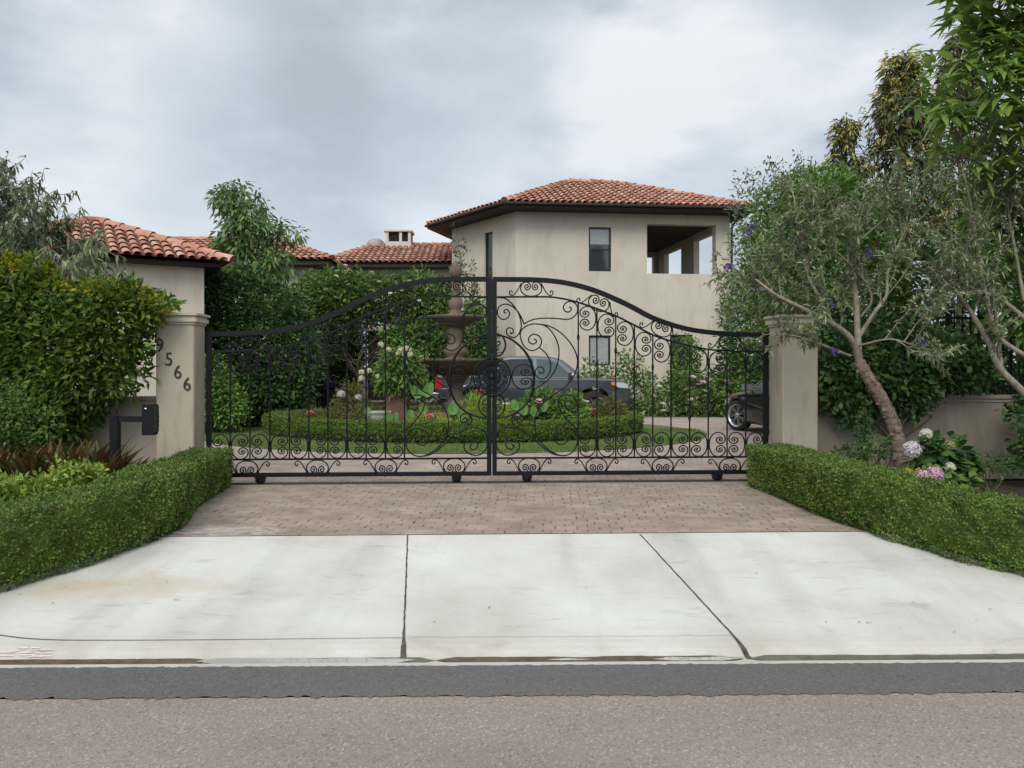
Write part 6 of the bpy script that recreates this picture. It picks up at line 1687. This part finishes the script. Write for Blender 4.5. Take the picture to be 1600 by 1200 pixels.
bush('climbing_plant', 'climber over the dark ground floor door of the tower', 'climbing plant', [(1048, 545), (1060, 520), (1085, 528), (1095, 545), (1090, 600), (1050, 600)], 26.0, .35, 130, 8, .16, .14, .06, 'mid2', 144, .1, nl=8, r=.02)
bush('climbing_plant', 'sprays of small leaves against the right corner of the tower', 'climbing plant', [(1122, 440), (1135, 425), (1148, 450), (1142, 490), (1120, 495), (1128, 465)], 25.9, .25, 46, 7, .13, .14, .06, 'greydk', 145, .1, nl=9, r=.015)
# ------------------------------------------------------------ flower bed planting
BZ = .16
bush('flower_clump', 'yellow green meadow planting at the left end of the oval bed', 'plant', [(432, 668), (445, 652), (500, 645), (560, 628), (610, 640), (620, 672), (440, 674)], 15.9, .9, 520, 9, .14, .11, .02, 'tan', 150, -.3, nl=8, r=.012, base_z=BZ, bark='stem')
bush('flower_clump', 'pale seedy flower clump left of the terracotta pot', 'plant', [(522, 655), (530, 615), (548, 600), (570, 618), (582, 650)], 16.2, .4, 150, 9, .12, .10, .03, 'tan', 151, -.2, nl=8, r=.012, base_z=BZ, bark='stem')
bush('flower_clump', 'leafy green clump filling the bed right of the gate joint', 'plant', [(795, 668), (802, 640), (830, 615), (850, 608), (875, 622), (900, 618), (912, 640), (920, 668)], 15.6, .6, 380, 9, .13, .12, .05, 'mid2', 152, -.1, nl=8, r=.012, base_z=BZ, bark='stem')
bush('flower_clump', 'grassy yellow green clump behind the gate joint', 'plant', [(715, 672), (725, 630), (745, 618), (765, 620), (790, 635), (800, 672)], 15.3, .5, 220, 9, .13, .14, .02, 'lime', 153, -.4, nl=8, r=.012, base_z=BZ, bark='stem')
bush('flower_clump', 'mixed low flowers at the right end of the oval bed', 'plant', [(900, 668), (915, 640), (935, 632), (955, 622), (975, 640), (985, 662)], 16.4, .5, 240, 9, .12, .09, .03, 'tan', 154, -.2, nl=8, r=.012, base_z=BZ, bark='stem')
bush('flower_clump', 'low greenery between the trough and the hedge of the oval bed', 'plant', [(630, 672), (650, 655), (690, 650), (720, 658), (725, 674)], 14.7, .3, 130, 9, .11, .09, .03, 'lime', 155, -.2, nl=6, r=.01, base_z=BZ, bark='stem')
rng = np.random.default_rng(156)
fcs = ['flower_clump', 'flower_clump.001', 'flower_clump.002', 'flower_clump.003', 'flower_clump.004', 'flower_clump.005']
g = lambda i: bpy.data.objects[fcs[i]]
blooms_px(g(0), 'rose', .075, 'f_red', [(485, 646), (488, 650)], 15.0, rng); blooms_px(g(1), 'ball', .07, 'f_blush', [(533, 617), (560, 622)], 15.7, rng)
blooms_px(g(2), 'rose', .07, 'f_pink', [(829, 624), (842, 628), (806, 650), (870, 615)], 14.9, rng); blooms_px(g(3), 'rose', .07, 'f_red', [(752, 617), (748, 612), (796, 645)], 14.8, rng)
blooms_px(g(4), 'rose', .06, 'f_red', [(910, 642), (925, 648)], 15.8, rng); blooms_px(g(4), 'rose', .07, 'f_white', [(908, 626), (915, 630)], 15.8, rng); blooms_px(g(4), 'rose', .055, 'f_pink', [(938, 624), (945, 632), (930, 640)], 15.8, rng)
blooms_px(g(5), 'rose', .07, 'f_red', [(671, 651)], 14.3, rng)
# white flowered shrub in the pot
t = bush('potted_shrub', 'shrub with cream flower trusses growing in the terracotta planter', 'shrub', [(585, 590), (600, 560), (620, 540), (645, 545), (660, 575), (655, 610), (630, 618), (600, 612)], 15.6, .45, 170, 9, .12, .17, .045, 'mid', 160, .1, nl=9, r=.02, long=True, base_z=.9)
rng = np.random.default_rng(161)
blooms_px(t, 'ball', .055, 'f_cream', [(595, 539), (607, 547), (626, 548), (631, 553), (638, 547), (641, 554), (565, 582), (577, 580), (565, 592), (591, 589), (634, 545), (622, 553)], 15.2, rng)
for a, b in ((565, 585), (577, 582)):
    m = MB(); twig(m, P(600, 605, 15.5), P(a, b, 15.2), .012, .006, rng); obj('stems', m, M['stem'], t)
# elephant ears
def ear_plant(label, px, py, Y, leaves_, seed):
    rng = np.random.default_rng(seed); c = P(px, py, Y); c[2] = BZ
    t = thing('elephant_ear', label, 'plant', tuple(c), group=None)
    for (lx, ly, L, rot) in leaves_:
        m = MB(); p = P(lx, ly, Y-.1); n = 18; a = np.linspace(-np.pi, np.pi, n, endpoint=False)
        rr = L*(.40+.22*np.cos(a/2)**2+.16*np.maximum(0, np.cos(a))**6+.10*np.maximum(0, -np.cos(a*1.0))**.5*np.abs(np.sin(a)))
        x = rr*np.sin(a)*.72; z = rr*np.cos(a); c_, s_ = math.cos(rot), math.sin(rot)
        X = x*c_-z*s_; Z = x*s_+z*c_
        V = np.stack([p[0]+X, p[1]-.12*np.abs(x)/L*L*1.4+Z*.35+rng.normal(0, .006, n), p[2]+Z*.9], 1)
        m.add(np.vstack([V, p[None]+np.array([[0, .03, 0]])]), [(i, (i+1) % n, n) for i in range(n)], 0, False)
        obj('leaf', m, M['ear'], t)
        m = MB(); twig(m, c, p, .014, .007, rng); obj('stalk', m, M['stem'], t)
ear_plant('elephant ear plant with large pale leaves left of the trough', 612, 670, 14.8, [(607, 652, .22, .5), (616, 655, .20, -.3), (575, 645, .17, .2), (640, 650, .20, -.2)], 171)
ear_plant('tall elephant ear with big pale leaves in front of the red tail lamp', 665, 660, 15.3, [(652, 615, .26, .6), (668, 612, .28, -.4), (662, 640, .22, .4)], 172)
ear_plant('elephant ear leaves beside the foot of the fountain', 715, 660, 14.9, [(708, 640, .27, -.2), (720, 648, .20, .5), (725, 655, .16, -.6)], 173)
ear_plant('broad pale leaves in the bed below the pickup cab', 815, 660, 15.0, [(805, 635, .20, .3), (818, 642, .22, -.2), (835, 645, .20, .2), (850, 638, .18, -.4)], 174)
# ------------------------------------------------------------ distant trees past the houses
for i, (px, pt_, Y, w, lab) in enumerate(((300, 395, 62, 3.5, 'far dark tree top between the pavilion and the young tree'), (1280, 330, 45, 4.0, 'distant tree behind the pale tipped evergreens'), (1500, 300, 42, 5.0, 'distant tree mass behind the right garden'), (-100, 350, 48, 6.0, 'distant tree beyond the left edge'))):
    dx = w*1200/Y
    poly = [(px-dx, 640), (px-dx*1.05, 500), (px-dx*.8, pt_+40), (px-dx*.3, pt_+8), (px+dx*.1, pt_), (px+dx*.6, pt_+25), (px+dx, pt_+80), (px+dx*.95, 640)]
    bush('background_tree', lab, 'tree', poly, Y, w*.7, 420, 8, .75, .5, .24, 'mid', 180+i, .1, nl=9, r=.2)
# ------------------------------------------------------------ litter on the concrete
rng = np.random.default_rng(200)
spots = [(102, 919), (80, 943), (240, 904), (263, 910), (277, 938), (320, 946), (421, 843), (518, 880), (676, 973), (764, 950), (917, 920), (1185, 897), (1290, 974), (1340, 973), (1358, 974), (1406, 981), (1424, 942), (1494, 989), (1475, 885), (1495, 886), (1526, 970), (1545, 952), (1434, 866), (1392, 852), (1515, 884), (1592, 908), (1570, 901), (1370, 842), (30, 930), (115, 895)]
lm = []
for k in range(5):
    m = MB(); n = 1 if k < 4 else 2
    m.leaves_long(np.zeros((n, 3)), np.stack([rng.normal(0, 1, n), rng.normal(0, 1, n), np.full(n, .08)], 1), np.tile((0, 0, 1.), (n, 1)), rng.uniform(.016, .034, n), .010, 0, .05, .4); lm.append(m.mesh('fallen_leaf', M['dry']))
for i, (a, b) in enumerate(spots):
    o = bpy.data.objects.new('fallen_leaf', lm[i % 5]); COL.objects.link(o); o.location = tuple(apron_pt(a, b, .008)); o.rotation_euler = (0, 0, rng.uniform(0, 6))
    tag(o, 'small brown dry leaf scrap on the pale concrete apron', 'leaf', 'dry leaf scraps on the concrete')
m = MB(); p = apron_pt(1546, 1024, .03); m.leaves_long(p[None], np.array([[1, .15, .12]]), np.array([[0, 0, 1.]]), .075, .012, 0, -.1, .5); m.leaves_long(p[None], np.array([[-.6, .1, .2]]), np.array([[0, 0, 1.]]), .03, .010, 0, 0, .5)
tag(obj('litter_scrap', m, M['f_white']), 'curled white scrap lying in the wet gutter at the right', 'litter')
